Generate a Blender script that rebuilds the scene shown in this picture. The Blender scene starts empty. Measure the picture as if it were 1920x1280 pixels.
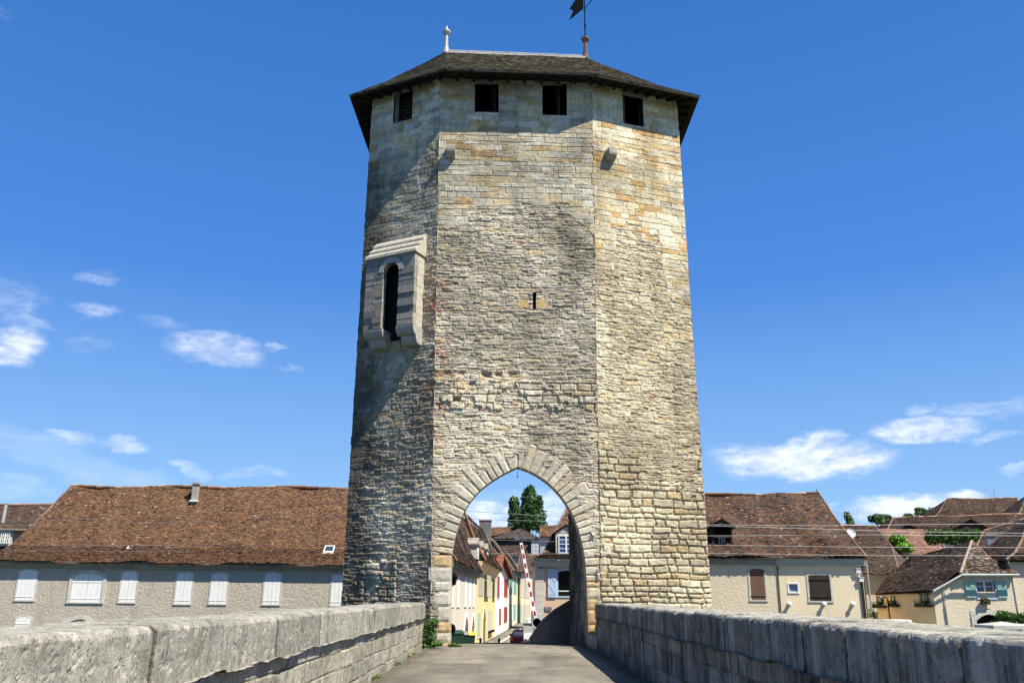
import bpy, math, random
import numpy as np
from mathutils import Vector, Matrix
random.seed(7); np.random.seed(7)
rad = math.radians
sc = bpy.context.scene
# ------------------------------------------------------------------ camera
FPX = 1600.0; PITCH = math.atan(490 / 1600.0); ROLL = 0.008; EYE = 1.6
cam_d = bpy.data.cameras.new('camera'); cam = bpy.data.objects.new('camera', cam_d)
sc.collection.objects.link(cam); sc.camera = cam
cam_d.sensor_width = 36; cam_d.lens = 36 * FPX / 1920; cam_d.clip_start = 0.1; cam_d.clip_end = 4000
CR = Matrix.Rotation(math.pi / 2 + PITCH, 3, 'X') @ Matrix.Rotation(ROLL, 3, 'Z')
cam.matrix_world = Matrix.Translation((0, 0, EYE)) @ CR.to_4x4()

def ray(px, py):
    return CR @ Vector(((px - 960) / FPX, -(py - 640) / FPX, -1))
def W(px, py, Y):                      # the real point seen at (px, py) that lies Y metres up the bridge
    d = ray(px, py); t = Y / d.y
    return Vector((d.x * t, Y, EYE + d.z * t))
# ------------------------------------------------------------------ sun and sky
SUN = Vector((0.57, -0.42, 1.0)).normalized()
sun_el = math.asin(SUN.z); sun_az = math.atan2(SUN.x, SUN.y)
sd = bpy.data.lights.new('sun', 'SUN'); so = bpy.data.objects.new('sun', sd); sc.collection.objects.link(so)
sd.energy = 5.0; sd.angle = rad(0.5); sd.color = (1.0, 0.93, 0.80)
so.rotation_euler = SUN.to_track_quat('Z', 'Y').to_euler(); so.location = (20, -20, 60)

w = bpy.data.worlds.new('World'); sc.world = w; w.use_nodes = True
nt = w.node_tree; nt.nodes.clear()
N = nt.nodes.new; Lk = nt.links.new
out = N('ShaderNodeOutputWorld'); bg = N('ShaderNodeBackground'); Lk(bg.outputs[0], out.inputs[0])
sky = N('ShaderNodeTexSky'); sky.sky_type = 'NISHITA'; sky.sun_disc = False
sky.sun_elevation = sun_el; sky.sun_rotation = sun_az
sky.altitude = 100; sky.air_density = 1.0; sky.dust_density = 0.4; sky.ozone_density = 2.2
bg.inputs[1].default_value = 0.078
hs = N('ShaderNodeHueSaturation'); hs.inputs['Saturation'].default_value = 1.22; hs.inputs['Value'].default_value = 1.0
Lk(sky.outputs[0], hs.inputs['Color'])
tint = N('ShaderNodeMixRGB'); tint.blend_type = 'MULTIPLY'; tint.inputs[0].default_value = 1
tint.inputs[2].default_value = (0.92, 0.93, 1.18, 1); Lk(hs.outputs[0], tint.inputs[1])
tc = N('ShaderNodeTexCoord')
def vm(op, a, b=None):
    n = N('ShaderNodeVectorMath'); n.operation = op
    for i, x in enumerate((a, b)):
        if x is None: continue
        if isinstance(x, (tuple, list, Vector)): n.inputs[i].default_value = tuple(x)
        elif isinstance(x, float): n.inputs[3].default_value = x
        else: Lk(x, n.inputs[i])
    return n
def mt(op, a, b=None):
    n = N('ShaderNodeMath'); n.operation = op
    for i, x in enumerate((a, b)):
        if x is None: continue
        if isinstance(x, (float, int)): n.inputs[i].default_value = x
        else: Lk(x, n.inputs[i])
    return n.outputs[0]
def wnoise(scale, detail, vec, rough=0.6):
    n = N('ShaderNodeTexNoise'); n.inputs['Scale'].default_value = scale; n.inputs['Detail'].default_value = detail
    n.inputs['Roughness'].default_value = rough; Lk(vec, n.inputs['Vector']); return n
dirv = vm('NORMALIZE', tc.outputs['Generated']).outputs[0]
stretch = vm('MULTIPLY', dirv, (1.0, 1.0, 2.4)).outputs[0]
wn = wnoise(14, 4, stretch)
off = vm('SCALE', vm('SUBTRACT', wn.outputs['Color'], (.5, .5, .5)).outputs[0], None); off.inputs[3].default_value = 0.045
dw = vm('ADD', dirv, off.outputs[0]).outputs[0]
CLOUDS = [(22, 648, 66, 44, .95), (30, 560, 70, 50, .42), (50, 605, 56, 20, .5), (178, 512, 52, 14, .48), (182, 582, 58, 19, .62),
          (412, 657, 115, 38, .68), (515, 652, 26, 10, .6), (310, 612, 60, 20, .42), (165, 645, 60, 24, .34), (552, 690, 30, 12, .4),
          (125, 825, 56, 21, .62), (230, 831, 60, 18, .65), (358, 881, 48, 16, .62), (480, 888, 90, 17, .45), (20, 915, 90, 34, .45),
          (1510, 860, 195, 46, 1.15), (1600, 842, 60, 26, .7), (1735, 802, 120, 26, .95), (1850, 765, 95, 22, .55), (1737, 768, 38, 13, .6),
          (1710, 952, 130, 32, 1.15), (1790, 935, 60, 22, 1.0), (1870, 812, 70, 10, .5), (1905, 884, 36, 10, .55), (1560, 948, 22, 10, .5),
          (905, 962, 95, 36, .95), (1050, 955, 70, 50, .8), (930, 990, 90, 30, .8), (1000, 940, 200, 40, .4), (5, 25, 30, 20, .3)]
dens = None
for (cx, cy, rx, ry, s) in CLOUDS:
    c = ray(cx, cy).normalized(); er = Vector((c.y, -c.x, 0)).normalized(); eu = er.cross(c).normalized()
    rel = vm('SUBTRACT', dw, c).outputs[0]
    a = mt('MULTIPLY', vm('DOT_PRODUCT', rel, er).outputs['Value'], FPX / rx * 1.0)
    b = mt('MULTIPLY', vm('DOT_PRODUCT', rel, eu).outputs['Value'], FPX / ry * 1.0)
    q = mt('ADD', mt('MULTIPLY', a, a), mt('MULTIPLY', b, b))
    m = N('ShaderNodeMapRange'); m.interpolation_type = 'SMOOTHSTEP'; m.clamp = True
    m.inputs['From Min'].default_value = 1.0; m.inputs['From Max'].default_value = 0.05
    m.inputs['To Min'].default_value = 0; m.inputs['To Max'].default_value = s; Lk(q, m.inputs['Value'])
    dens = m.outputs[0] if dens is None else mt('MAXIMUM', dens, m.outputs[0])
fine = wnoise(42, 6, stretch, .65).outputs['Fac']
dn = mt('MULTIPLY', dens, mt('ADD', mt('MULTIPLY', mt('SUBTRACT', fine, .5), 2.3), 1.0))
mr = N('ShaderNodeMapRange'); mr.interpolation_type = 'SMOOTHSTEP'; Lk(dn, mr.inputs['Value'])
mr.inputs['From Min'].default_value = 0.1; mr.inputs['From Max'].default_value = 1.5
mr.inputs['To Max'].default_value = 0.88
# thin streaks of high cloud low in the west
cst = vm('MULTIPLY', dirv, (3.0, 3.0, 30.0)).outputs[0]
ci = wnoise(2.0, 5, cst, .6).outputs['Fac']
c0 = ray(150, 872).normalized(); er = Vector((c0.y, -c0.x, 0)).normalized(); eu = er.cross(c0).normalized()
ax = (er * math.cos(.25) - eu * math.sin(.25)); ay = (eu * math.cos(.25) + er * math.sin(.25))
rel = vm('SUBTRACT', dw, c0).outputs[0]
a = mt('MULTIPLY', vm('DOT_PRODUCT', rel, ax).outputs['Value'], FPX / 260.); b = mt('MULTIPLY', vm('DOT_PRODUCT', rel, ay).outputs['Value'], FPX / 26.)
q = mt('ADD', mt('MULTIPLY', a, a), mt('MULTIPLY', b, b))
m = N('ShaderNodeMapRange'); m.interpolation_type = 'SMOOTHSTEP'; m.inputs['From Min'].default_value = 1.3; m.inputs['From Max'].default_value = 0.
m.inputs['To Min'].default_value = 0; m.inputs['To Max'].default_value = .3; Lk(q, m.inputs['Value'])
st = mt('MULTIPLY', m.outputs[0], ci)
tot = mt('MAXIMUM', mr.outputs[0], st)
sep = N('ShaderNodeSeparateXYZ'); Lk(dirv, sep.inputs[0])
gr = N('ShaderNodeValToRGB'); Lk(sep.outputs[2], gr.inputs[0]); ge = gr.color_ramp.elements
while len(ge) < 4: ge.new(.5)
for i, (p_, c_) in enumerate(((0.0, (.44, .7, .98)), (.12, (.28, .55, .95)), (.35, (.08, .275, .77)), (.75, (.022, .15, .5)))): ge[i].position = p_; ge[i].color = (*c_, 1)
gs = N('ShaderNodeMixRGB'); gs.blend_type = 'MULTIPLY'; gs.inputs[0].default_value = 1; Lk(gr.outputs[0], gs.inputs[1]); gs.inputs[2].default_value = (7, 7, 7, 1)
blend = N('ShaderNodeMixRGB'); blend.inputs[0].default_value = .85; Lk(tint.outputs[0], blend.inputs[1]); Lk(gs.outputs[0], blend.inputs[2])
mixc = N('ShaderNodeMixRGB'); Lk(tot, mixc.inputs[0]); Lk(blend.outputs[0], mixc.inputs[1]); cc_ = N('ShaderNodeMixRGB'); sh_ = wnoise(30, 3, stretch).outputs['Fac']; sr_ = N('ShaderNodeMapRange'); sr_.inputs['From Min'].default_value = .35; sr_.inputs['From Max'].default_value = .6; Lk(sh_, sr_.inputs['Value']); Lk(sr_.outputs[0], cc_.inputs[0]); cc_.inputs[1].default_value = (5.9, 6.4, 7.4, 1); cc_.inputs[2].default_value = (8.2, 8.4, 8.7, 1); Lk(cc_.outputs[0], mixc.inputs[2])
Lk(mixc.outputs[0], bg.inputs[0])
sc.view_settings.view_transform = 'Standard'; sc.view_settings.look = 'None'; sc.view_settings.exposure = 0.9; sc.view_settings.gamma = 1
sc.cycles.max_bounces = 6; sc.cycles.diffuse_bounces = 3

# ------------------------------------------------------------------ materials
def newmat(name):
    m = bpy.data.materials.new(name); m.use_nodes = True
    n = m.node_tree; b = n.nodes['Principled BSDF']; b.inputs['Specular IOR Level'].default_value = 0.2
    return m, n, b
def nd(n, t, **k):
    x = n.nodes.new(t)
    for a, v in k.items(): setattr(x, a, v)
    return x
def noise(n, scale, detail=4, rough=.6, vec=None):
    x = nd(n, 'ShaderNodeTexNoise'); x.inputs['Scale'].default_value = scale; x.inputs['Detail'].default_value = detail; x.inputs['Roughness'].default_value = rough
    if vec is not None: n.links.new(vec, x.inputs['Vector'])
    return x.outputs['Fac']
def ramp(n, fac, stops):
    x = nd(n, 'ShaderNodeValToRGB'); n.links.new(fac, x.inputs[0]); e = x.color_ramp.elements
    while len(e) < len(stops): e.new(.5)
    for i, (p, c) in enumerate(stops):
        e[i].position = p; e[i].color = (*c, 1) if len(c) == 3 else c
    return x.outputs[0]
def mixn(n, mode, fac, a, b):
    x = nd(n, 'ShaderNodeMixRGB', blend_type=mode)
    for i, v in ((0, fac), (1, a), (2, b)):
        if isinstance(v, (int, float)): x.inputs[i].default_value = v
        elif isinstance(v, tuple): x.inputs[i].default_value = (*v, 1)
        else: n.links.new(v, x.inputs[i])
    return x.outputs[0]
def bump(n, b, hgt, strength, dist):
    x = nd(n, 'ShaderNodeBump'); x.inputs['Strength'].default_value = strength; x.inputs['Distance'].default_value = dist
    n.links.new(hgt, x.inputs['Height']); n.links.new(x.outputs[0], b.inputs['Normal'])
def objco(n, scale=(1, 1, 1)):
    t = nd(n, 'ShaderNodeTexCoord'); mp = nd(n, 'ShaderNodeMapping'); mp.inputs['Scale'].default_value = scale
    n.links.new(t.outputs['Object'], mp.inputs[0]); return mp.outputs[0]
def mat_attr(name, lo=.7, hi=1.25, nscale=9, bscale=30, bstr=.6, bdist=.02, rough=.95):
    m, n, b = newmat(name)
    at = nd(n, 'ShaderNodeVertexColor', layer_name='Col')
    co = objco(n)
    f = noise(n, nscale, 6, .7, co)
    c = mixn(n, 'MULTIPLY', 1, at.outputs[0], ramp(n, f, [(.3, (lo,) * 3), (.7, (hi,) * 3)]))
    n.links.new(c, b.inputs['Base Color']); b.inputs['Roughness'].default_value = rough
    bump(n, b, noise(n, bscale, 5, .7, co), bstr, bdist)
    return m
def mat_plain(name, col, rough=.8, var=.12, nscale=3, bscale=0, bstr=.3, bdist=.01, metallic=0, stretch=(1, 1, 1)):
    m, n, b = newmat(name); co = objco(n, stretch)
    f = noise(n, nscale, 5, .65, co)
    lo = tuple(c * (1 - var) for c in col); hi = tuple(min(1, c * (1 + var)) for c in col)
    n.links.new(ramp(n, f, [(.3, lo), (.7, hi)]), b.inputs['Base Color'])
    b.inputs['Roughness'].default_value = rough; b.inputs['Metallic'].default_value = metallic
    if bscale: bump(n, b, noise(n, bscale, 4, .7, co), bstr, bdist)
    return m
def mat_plaster(name, col, dirt, bs=7, bd=.05, bstr=.8):
    m, n, b = newmat(name); co = objco(n)
    f = noise(n, .9, 7, .7, co); g = noise(n, 2.2, 6, .7, objco(n, (1, 1, .22)))
    c = mixn(n, 'MIX', ramp(n, f, [(.42, (0, 0, 0)), (.68, (1, 1, 1))]), col, tuple(x * .78 + y * .22 for x, y in zip(col, dirt)))
    c = mixn(n, 'MIX', ramp(n, g, [(.52, (0, 0, 0)), (.75, (.6, .6, .6))]), c, dirt)
    n.links.new(c, b.inputs['Base Color']); b.inputs['Roughness'].default_value = .95
    bump(n, b, noise(n, bs, 6, .75, co), bstr, bd)
    return m
M = {}
M['stone'] = mat_attr('tower stone', .62, 1.35, 8, 26, .9, .03)
M['ashlar'] = mat_attr('dressed stone', .68, 1.28, 7, 26, .9, .03)
M['tile'] = mat_attr('clay tile', .74, 1.27, 1.3, 20, .4, .01, .9)
# parapet stone: pitted limestone with black vertical drips and lichen
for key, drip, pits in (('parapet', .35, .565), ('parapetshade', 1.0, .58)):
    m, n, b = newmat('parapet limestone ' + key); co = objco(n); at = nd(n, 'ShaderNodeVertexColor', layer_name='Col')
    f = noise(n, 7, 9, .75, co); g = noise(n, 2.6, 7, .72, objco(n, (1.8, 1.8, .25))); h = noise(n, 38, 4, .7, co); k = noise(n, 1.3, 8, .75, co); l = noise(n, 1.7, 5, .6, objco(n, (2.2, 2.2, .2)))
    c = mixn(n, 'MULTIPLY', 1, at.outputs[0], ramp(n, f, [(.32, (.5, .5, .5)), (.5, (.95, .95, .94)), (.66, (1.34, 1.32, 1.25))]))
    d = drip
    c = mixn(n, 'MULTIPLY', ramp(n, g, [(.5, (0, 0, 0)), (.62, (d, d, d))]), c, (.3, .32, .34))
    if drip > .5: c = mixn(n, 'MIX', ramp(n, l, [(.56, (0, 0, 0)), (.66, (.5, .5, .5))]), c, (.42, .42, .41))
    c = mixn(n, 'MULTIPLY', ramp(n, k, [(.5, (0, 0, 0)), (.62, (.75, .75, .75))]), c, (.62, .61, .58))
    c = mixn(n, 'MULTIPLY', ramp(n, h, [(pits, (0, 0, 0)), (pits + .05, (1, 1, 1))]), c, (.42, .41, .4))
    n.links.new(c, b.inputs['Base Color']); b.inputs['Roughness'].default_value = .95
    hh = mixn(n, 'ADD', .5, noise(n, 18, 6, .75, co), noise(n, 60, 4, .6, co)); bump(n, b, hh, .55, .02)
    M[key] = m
# asphalt
m, n, b = newmat('worn asphalt'); co = objco(n)
f = noise(n, 1.6, 9, .75, co); g = noise(n, 140, 3, .7, co); h = noise(n, .55, 6, .65, objco(n, (1.6, .22, 1))); w2 = noise(n, 30, 3, .7, co)
c = ramp(n, f, [(.3, (.125, .118, .104)), (.5, (.165, .156, .138)), (.7, (.205, .194, .17))])
c = mixn(n, 'MULTIPLY', .85, c, ramp(n, h, [(.36, (.66, .66, .66)), (.62, (1.18, 1.17, 1.12))]))
c = mixn(n, 'MULTIPLY', 1, c, ramp(n, g, [(.35, (.62, .62, .62)), (.65, (1.38, 1.38, 1.36))]))
c = mixn(n, 'MULTIPLY', 1, c, nd(n, 'ShaderNodeVertexColor', layer_name='Col').outputs[0]); c = mixn(n, 'MULTIPLY', 1, c, ramp(n, w2, [(.4, (.85, .85, .85)), (.65, (1.12, 1.12, 1.1))]))
vo_ = nd(n, 'ShaderNodeTexVoronoi', feature='DISTANCE_TO_EDGE'); vo_.inputs['Scale'].default_value = .55
wv_ = nd(n, 'ShaderNodeVectorMath', operation='ADD'); nn_ = nd(n, 'ShaderNodeTexNoise'); nn_.inputs['Scale'].default_value = 1.7; nn_.inputs['Detail'].default_value = 6; n.links.new(co, nn_.inputs['Vector']); n.links.new(co, wv_.inputs[0]); n.links.new(nn_.outputs['Color'], wv_.inputs[1]); n.links.new(wv_.outputs[0], vo_.inputs['Vector'])
crk = ramp(n, vo_.outputs['Distance'], [(.0, (.45, .45, .45)), (.008, (1, 1, 1))]); c = mixn(n, 'MULTIPLY', ramp(n, noise(n, .6, 3, .5, co), [(.5, (0, 0, 0)), (.6, (1, 1, 1))]), c, crk)
n.links.new(c, b.inputs['Base Color']); b.inputs['Roughness'].default_value = .95; bump(n, b, g, .6, .012)
M['asphalt'] = m
M['roughcast'] = mat_plaster('grey roughcast', (.5, .445, .36), (.31, .27, .2), 7, .09, 1.0)
M['cream'] = mat_plaster('cream render', (.72, .61, .43), (.52, .44, .32), 8, .02, .4)
M['creamrough'] = mat_plaster('cream roughcast', (.66, .57, .42), (.46, .4, .31), 8, .06, .9)
M['ochre'] = mat_plaster('ochre render', (.74, .55, .31), (.5, .38, .24), 8, .02, .3)
M['pink'] = mat_plaster('pale pink render', (.6, .43, .31), (.5, .38, .29), 10, .01, .2)
M['whitewash'] = mat_plaster('white render', (.74, .72, .66), (.5, .45, .37), 8, .02, .3)
M['stained'] = mat_plaster('stained white render', (.62, .58, .5), (.3, .25, .2), 6, .03, .5)
M['yellow'] = mat_plaster('yellow render', (.68, .55, .26), (.58, .45, .2), 8, .02, .3)
M['grey'] = mat_plaster('grey render', (.3, .3, .29), (.2, .2, .19), 8, .02, .3)
M['bluegrey'] = mat_plaster('blue grey render', (.36, .38, .42), (.25, .26, .28), 8, .02, .3)
M['white'] = mat_plain('white paint', (.74, .735, .7), .6, .14, 4, stretch=(6, 6, .6))
M['surround'] = mat_plain('pale stone surround', (.5, .48, .42), .9, .18, 5, 30, .4, .01)
M['cornice'] = mat_plain('weathered cornice', (.27, .25, .21), .9, .35, 2.5, 20, .4, .02, stretch=(.5, .5, 3))
M['cornicew'] = mat_plain('pale cornice', (.42, .41, .37), .9, .2, 2.5, 20, .3, .01, stretch=(.5, .5, 3))
M['brown'] = mat_plain('brown shutter', (.16, .09, .055), .7, .25, 5, stretch=(8, 8, .7))
M['darkwood'] = mat_plain('dark wood', (.035, .028, .022), .85, .35, 5, 20, .4, .01)
M['oldwood'] = mat_plain('old dark timber', (.022, .018, .014), .9, .4, 4, 12, .5, .02)
M['teal'] = mat_plain('teal paint', (.12, .36, .31), .6, .15, 5, stretch=(5, 5, .7))
M['palegreen'] = mat_plain('pale green paint', (.3, .45, .38), .6, .12, 5, stretch=(5, 5, .7))
M['paleblue'] = mat_plain('pale blue paint', (.42, .52, .7), .6, .1, 5, stretch=(5, 5, .7))
M['red'] = mat_plain('dark red paint', (.28, .035, .03), .6, .2, 5, stretch=(5, 5, .7))
M['beige'] = mat_plain('beige paint', (.5, .48, .38), .6, .12, 5, stretch=(5, 5, .7))
M['dark'] = mat_plain('unlit interior', (.012, .012, .013), .9, .2)
M['doorwood'] = mat_plain('weathered door wood', (.13, .085, .055), .8, .3, 6, stretch=(8, 8, .7))
M['iron'] = mat_plain('dark iron', (.005, .006, .008), 1.0, .25, 8); M['iron'].node_tree.nodes['Principled BSDF'].inputs['Specular IOR Level'].default_value = .02
M['rustiron'] = mat_plain('rusty iron', (.15, .09, .07), .8, .4, 9)
M['zinc'] = mat_plain('zinc', (.36, .36, .345), .6, .2, 4, metallic=.1)
M['grille'] = mat_plain('grey metal', (.25, .26, .27), .5, .15, 4, metallic=.3)
M['plastic'] = mat_plain('white plastic', (.7, .7, .68), .5, .06)
M['pipe'] = mat_plain('pale drainpipe', (.42, .42, .39), .6, .12)
M['concrete'] = mat_plain('concrete', (.3, .29, .26), .9, .2, 4, 25, .4, .01)
M['greychim'] = mat_plain('grey rendered chimney', (.16, .16, .155), .9, .25, 1.5, 20, .4, .01)
M['boomred'] = mat_plain('red reflective paint', (.36, .025, .035), .45, .08)
M['boomwhite'] = mat_plain('white reflective paint', (.82, .82, .82), .45, .05)
M['taillight'] = mat_plain('tail light', (.12, .01, .01), .3, .05); M['carred'] = mat_plain('dark red car paint', (.014, .0035, .0045), .25, .05); M['cargrey'] = mat_plain('dark grey car paint', (.03, .032, .036), .25, .05)
M['rubber'] = mat_plain('black rubber', (.02, .02, .02), .8, .1)
M['green'] = mat_plain('dark green plastic', (.02, .05, .035), .5, .1); M['yellowp'] = mat_plain('yellow plastic', (.75, .5, .02), .5, .05)
M['navy'] = mat_plain('navy enamel', (.012, .015, .07), .35, .05)
M['terracotta'] = mat_plain('terracotta ridge tile', (.24, .11, .065), .9, .35, 5, 20, .5, .02)
M['palemortar'] = mat_plain('mortared ridge', (.25, .19, .14), .9, .35, 5, 20, .5, .02)
M['lamp'] = mat_plain('lamp glass', (.3, .3, .32), .2, .05)
m, n, b = newmat('window glass'); b.inputs['Base Color'].default_value = (.03, .045, .06, 1); b.inputs['Roughness'].default_value = .06; b.inputs['Specular IOR Level'].default_value = .6
M['glass'] = m
m, n, b = newmat('blue window glass'); b.inputs['Base Color'].default_value = (.06, .13, .3, 1); b.inputs['Roughness'].default_value = .1; b.inputs['Specular IOR Level'].default_value = .6
M['glassblue'] = m
def mat_leaf(name):
    m, n, b = newmat(name); at = nd(n, 'ShaderNodeVertexColor', layer_name='Col')
    n.links.new(at.outputs[0], b.inputs['Base Color']); b.inputs['Roughness'].default_value = .6
    b.inputs['Transmission Weight'].default_value = 0.0
    tr = nd(n, 'ShaderNodeBsdfTranslucent'); n.links.new(at.outputs[0], tr.inputs[0])
    mx = nd(n, 'ShaderNodeMixShader'); mx.inputs[0].default_value = .25
    o = n.nodes['Material Output']; n.links.new(b.outputs[0], mx.inputs[1]); n.links.new(tr.outputs[0], mx.inputs[2]); n.links.new(mx.outputs[0], o.inputs[0])
    return m
M['leaf'] = mat_leaf('foliage'); M['bark'] = mat_plain('bark', (.07, .05, .035), .9, .3, 6, 20, .5, .02)
M['soil'] = mat_plain('grass and earth', (.09, .09, .05), .95, .3, .6, 8, .4, .03)
m, n, b = newmat('river water'); b.inputs['Base Color'].default_value = (.03, .05, .04, 1); b.inputs['Roughness'].default_value = .12; bump(n, b, noise(n, 1.2, 4, .6, objco(n)), .3, .1)
M['water'] = m
M['lettering'] = mat_plain('white lettering', (.8, .8, .8), .5, .03); M['ink'] = mat_plain('dark lettering', (.03, .03, .03), .6, .03)

# ------------------------------------------------------------------ mesh helpers
ORG = {}
def thing(name, label, cat, loc, group=None):
    o = bpy.data.objects.new(name, None); sc.collection.objects.link(o); o.empty_display_size = .3
    o.location = loc; o['label'] = label; o['category'] = cat
    if group: o['group'] = group
    ORG[o.name] = Vector(loc); return o
def tag(o, label, cat, group=None):
    o['label'] = label; o['category'] = cat
    if group: o['group'] = group
    return o
def struct(o): o['kind'] = 'structure'; return o
def finish(name, me, mat, parent):
    o = bpy.data.objects.new(name, me); sc.collection.objects.link(o); me.materials.append(mat)
    if parent is not None:
        o.parent = parent; ORG[o.name] = ORG[parent.name]
    else: ORG[o.name] = Vector((0, 0, 0))
    return o
class MB:
    def __init__(s): s.v = []; s.f = []; s.c = []
    def add(s, vs, fs, col=None):
        k = len(s.v); s.v += [tuple(x) for x in vs]
        for f in fs: s.f.append(tuple(i + k for i in f)); s.c.append(col)
        return s
    def quad(s, a, b, c, d, col=None): return s.add([a, b, c, d], [(0, 1, 2, 3)], col)
    def hexa(s, p, col=None):        # p: 4 bottom, 4 top, both counter-clockwise
        return s.add(p, [(3, 2, 1, 0), (4, 5, 6, 7), (0, 1, 5, 4), (1, 2, 6, 5), (2, 3, 7, 6), (3, 0, 4, 7)], col)
    def prism(s, outline, d, col=None):   # outline: 3D ring, extruded by vector d
        n = len(outline); a = [Vector(p) for p in outline]; b = [p + d for p in a]
        return s.add(a + b, [tuple(range(n))[::-1], tuple(range(n, 2 * n))] + [(i, (i + 1) % n, n + (i + 1) % n, n + i) for i in range(n)], col)
    def tube(s, p0, p1, r0, r1=None, n=8, col=None, cap=True):
        r1 = r0 if r1 is None else r1; p0 = Vector(p0); p1 = Vector(p1); d = (p1 - p0).normalized()
        a = d.orthogonal().normalized(); b = d.cross(a)
        vs = [p0 + (a * math.cos(2 * math.pi * i / n) + b * math.sin(2 * math.pi * i / n)) * r0 for i in range(n)]
        vs += [p1 + (a * math.cos(2 * math.pi * i / n) + b * math.sin(2 * math.pi * i / n)) * r1 for i in range(n)]
        fs = [(i, (i + 1) % n, n + (i + 1) % n, n + i) for i in range(n)]
        if cap: fs += [tuple(range(n))[::-1], tuple(range(n, 2 * n))]
        return s.add(vs, fs, col)
    def path(s, pts, r, n=6):
        for a, b in zip(pts[:-1], pts[1:]): s.tube(a, b, r, r, n)
        return s
    def lathe(s, c, prof, n=12, col=None, axis=Vector((0, 0, 1))):
        ax = axis.normalized(); a = ax.orthogonal().normalized(); b = ax.cross(a); vs = []; fs = []
        for (r, h) in prof:
            for i in range(n): vs.append(Vector(c) + ax * h + (a * math.cos(2 * math.pi * i / n) + b * math.sin(2 * math.pi * i / n)) * r)
        for j in range(len(prof) - 1):
            for i in range(n): fs.append((j * n + i, j * n + (i + 1) % n, (j + 1) * n + (i + 1) % n, (j + 1) * n + i))
        fs += [tuple(range(n))[::-1], tuple(range((len(prof) - 1) * n, len(prof) * n))]
        return s.add(vs, fs, col)
    def build(s, name, mat, parent=None, smooth=False, label=None):
        og = ORG[parent.name] if parent is not None else Vector((0, 0, 0))
        me = bpy.data.meshes.new(name); me.from_pydata([(x - og.x, y - og.y, z - og.z) for x, y, z in s.v], [], s.f); me.update()
        if any(c is not None for c in s.c):
            ca = me.color_attributes.new('Col', 'FLOAT_COLOR', 'CORNER'); buf = []
            for f, c in zip(s.f, s.c): buf += [*(c or (.5, .5, .5)), 1.0] * len(f)
            ca.data.foreach_set('color', buf)
        if smooth: me.polygons.foreach_set('use_smooth', [True] * len(me.polygons))
        o = finish(name, me, mat, parent)
        if label: o['label'] = label
        return o
def grid_obj(name, P, col, mat, parent=None, mask=None, smooth=False):   # P (n,m,3) points, col (n,m,3), mask (n-1,m-1) faces kept
    n, m = P.shape[:2]
    idx = np.arange(n * m).reshape(n, m)
    q = np.stack([idx[:-1, :-1], idx[1:, :-1], idx[1:, 1:], idx[:-1, 1:]], -1)
    q = q[mask] if mask is not None else q.reshape(-1, 4)
    og = ORG[parent.name] if parent is not None else Vector((0, 0, 0))
    V = (P.reshape(-1, 3) - np.array(og)).astype(np.float32)
    me = bpy.data.meshes.new(name); me.vertices.add(len(V)); me.vertices.foreach_set('co', V.ravel())
    me.loops.add(q.size); me.loops.foreach_set('vertex_index', q.ravel().astype(np.int32))
    me.polygons.add(len(q)); me.polygons.foreach_set('loop_start', np.arange(0, q.size, 4, dtype=np.int32)); 
    me.update(calc_edges=True)
    ca = me.color_attributes.new('Col', 'FLOAT_COLOR', 'POINT')
    ca.data.foreach_set('color', np.concatenate([col.reshape(-1, 3), np.ones((n * m, 1))], 1).astype(np.float32).ravel())
    me.polygons.foreach_set('use_smooth', np.full(len(q), smooth))
    me.validate(); return finish(name, me, mat, parent)
# ------------------------------------------------------------------ numpy noise and masonry
def hsh(ix, iy, seed=0.0):
    v = np.sin(ix * 127.1 + iy * 311.7 + seed * 74.7) * 43758.5453; return v - np.floor(v)
def vn(x, y, seed=0.0):
    ix = np.floor(x); iy = np.floor(y); fx = x - ix; fy = y - iy; fx = fx * fx * (3 - 2 * fx); fy = fy * fy * (3 - 2 * fy)
    a = hsh(ix, iy, seed); b = hsh(ix + 1, iy, seed); c = hsh(ix, iy + 1, seed); d = hsh(ix + 1, iy + 1, seed)
    return a + (b - a) * fx + (c - a) * fy + (a - b - c + d) * fx * fy
def fbm(x, y, seed=0.0, o=4):
    s = 0; a = .5; t = 0
    for i in range(o): s = s + a * vn(x * 2 ** i, y * 2 ** i, seed + i * 3.1); t += a; a *= .55
    return s / t
def sst(x, a, b):
    t = np.clip((x - a) / (b - a), 0, 1); return t * t * (3 - 2 * t)
def masonry(U, Z, ch, cw, seed, warp=.03, uw=.03):
    """courses of random height cut into stones of random width: edge distance, random ids, centre height"""
    rs = np.random.RandomState(seed)
    Zw = Z + warp * (vn(U / .9, Z / .5, seed) - .5) * 2 + warp * .5 * (vn(U / .25, Z / .2, seed + 5) - .5) * 2
    Uw = U + uw * (vn(U / .2, Z / .12, seed + 9) - .5) * 2
    z0 = Z.min() - 1; bs = [z0]
    while bs[-1] < Z.max() + 1: bs.append(bs[-1] + rs.uniform(*ch))
    bs = np.array(bs); ci = np.clip(np.searchsorted(bs, Zw) - 1, 0, len(bs) - 2)
    dz = np.minimum(Zw - bs[ci], bs[ci + 1] - Zw)
    sid = np.zeros(U.shape); du = np.zeros(U.shape)
    for c in np.unique(ci):
        m = ci == c; us = [U.min() - 2 - rs.uniform(0, .5)]
        hgt = bs[c + 1] - bs[c]
        while us[-1] < U.max() + 1: us.append(us[-1] + rs.uniform(*cw) * (.7 + .5 * hgt / ch[1]))
        us = np.array(us); k = np.clip(np.searchsorted(us, Uw[m]) - 1, 0, len(us) - 2)
        sid[m] = c * 1000 + k; du[m] = np.minimum(Uw[m] - us[k], us[k + 1] - Uw[m])
    return np.minimum(dz, du), sid, (Zw - bs[ci]) / (bs[ci + 1] - bs[ci])
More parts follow.
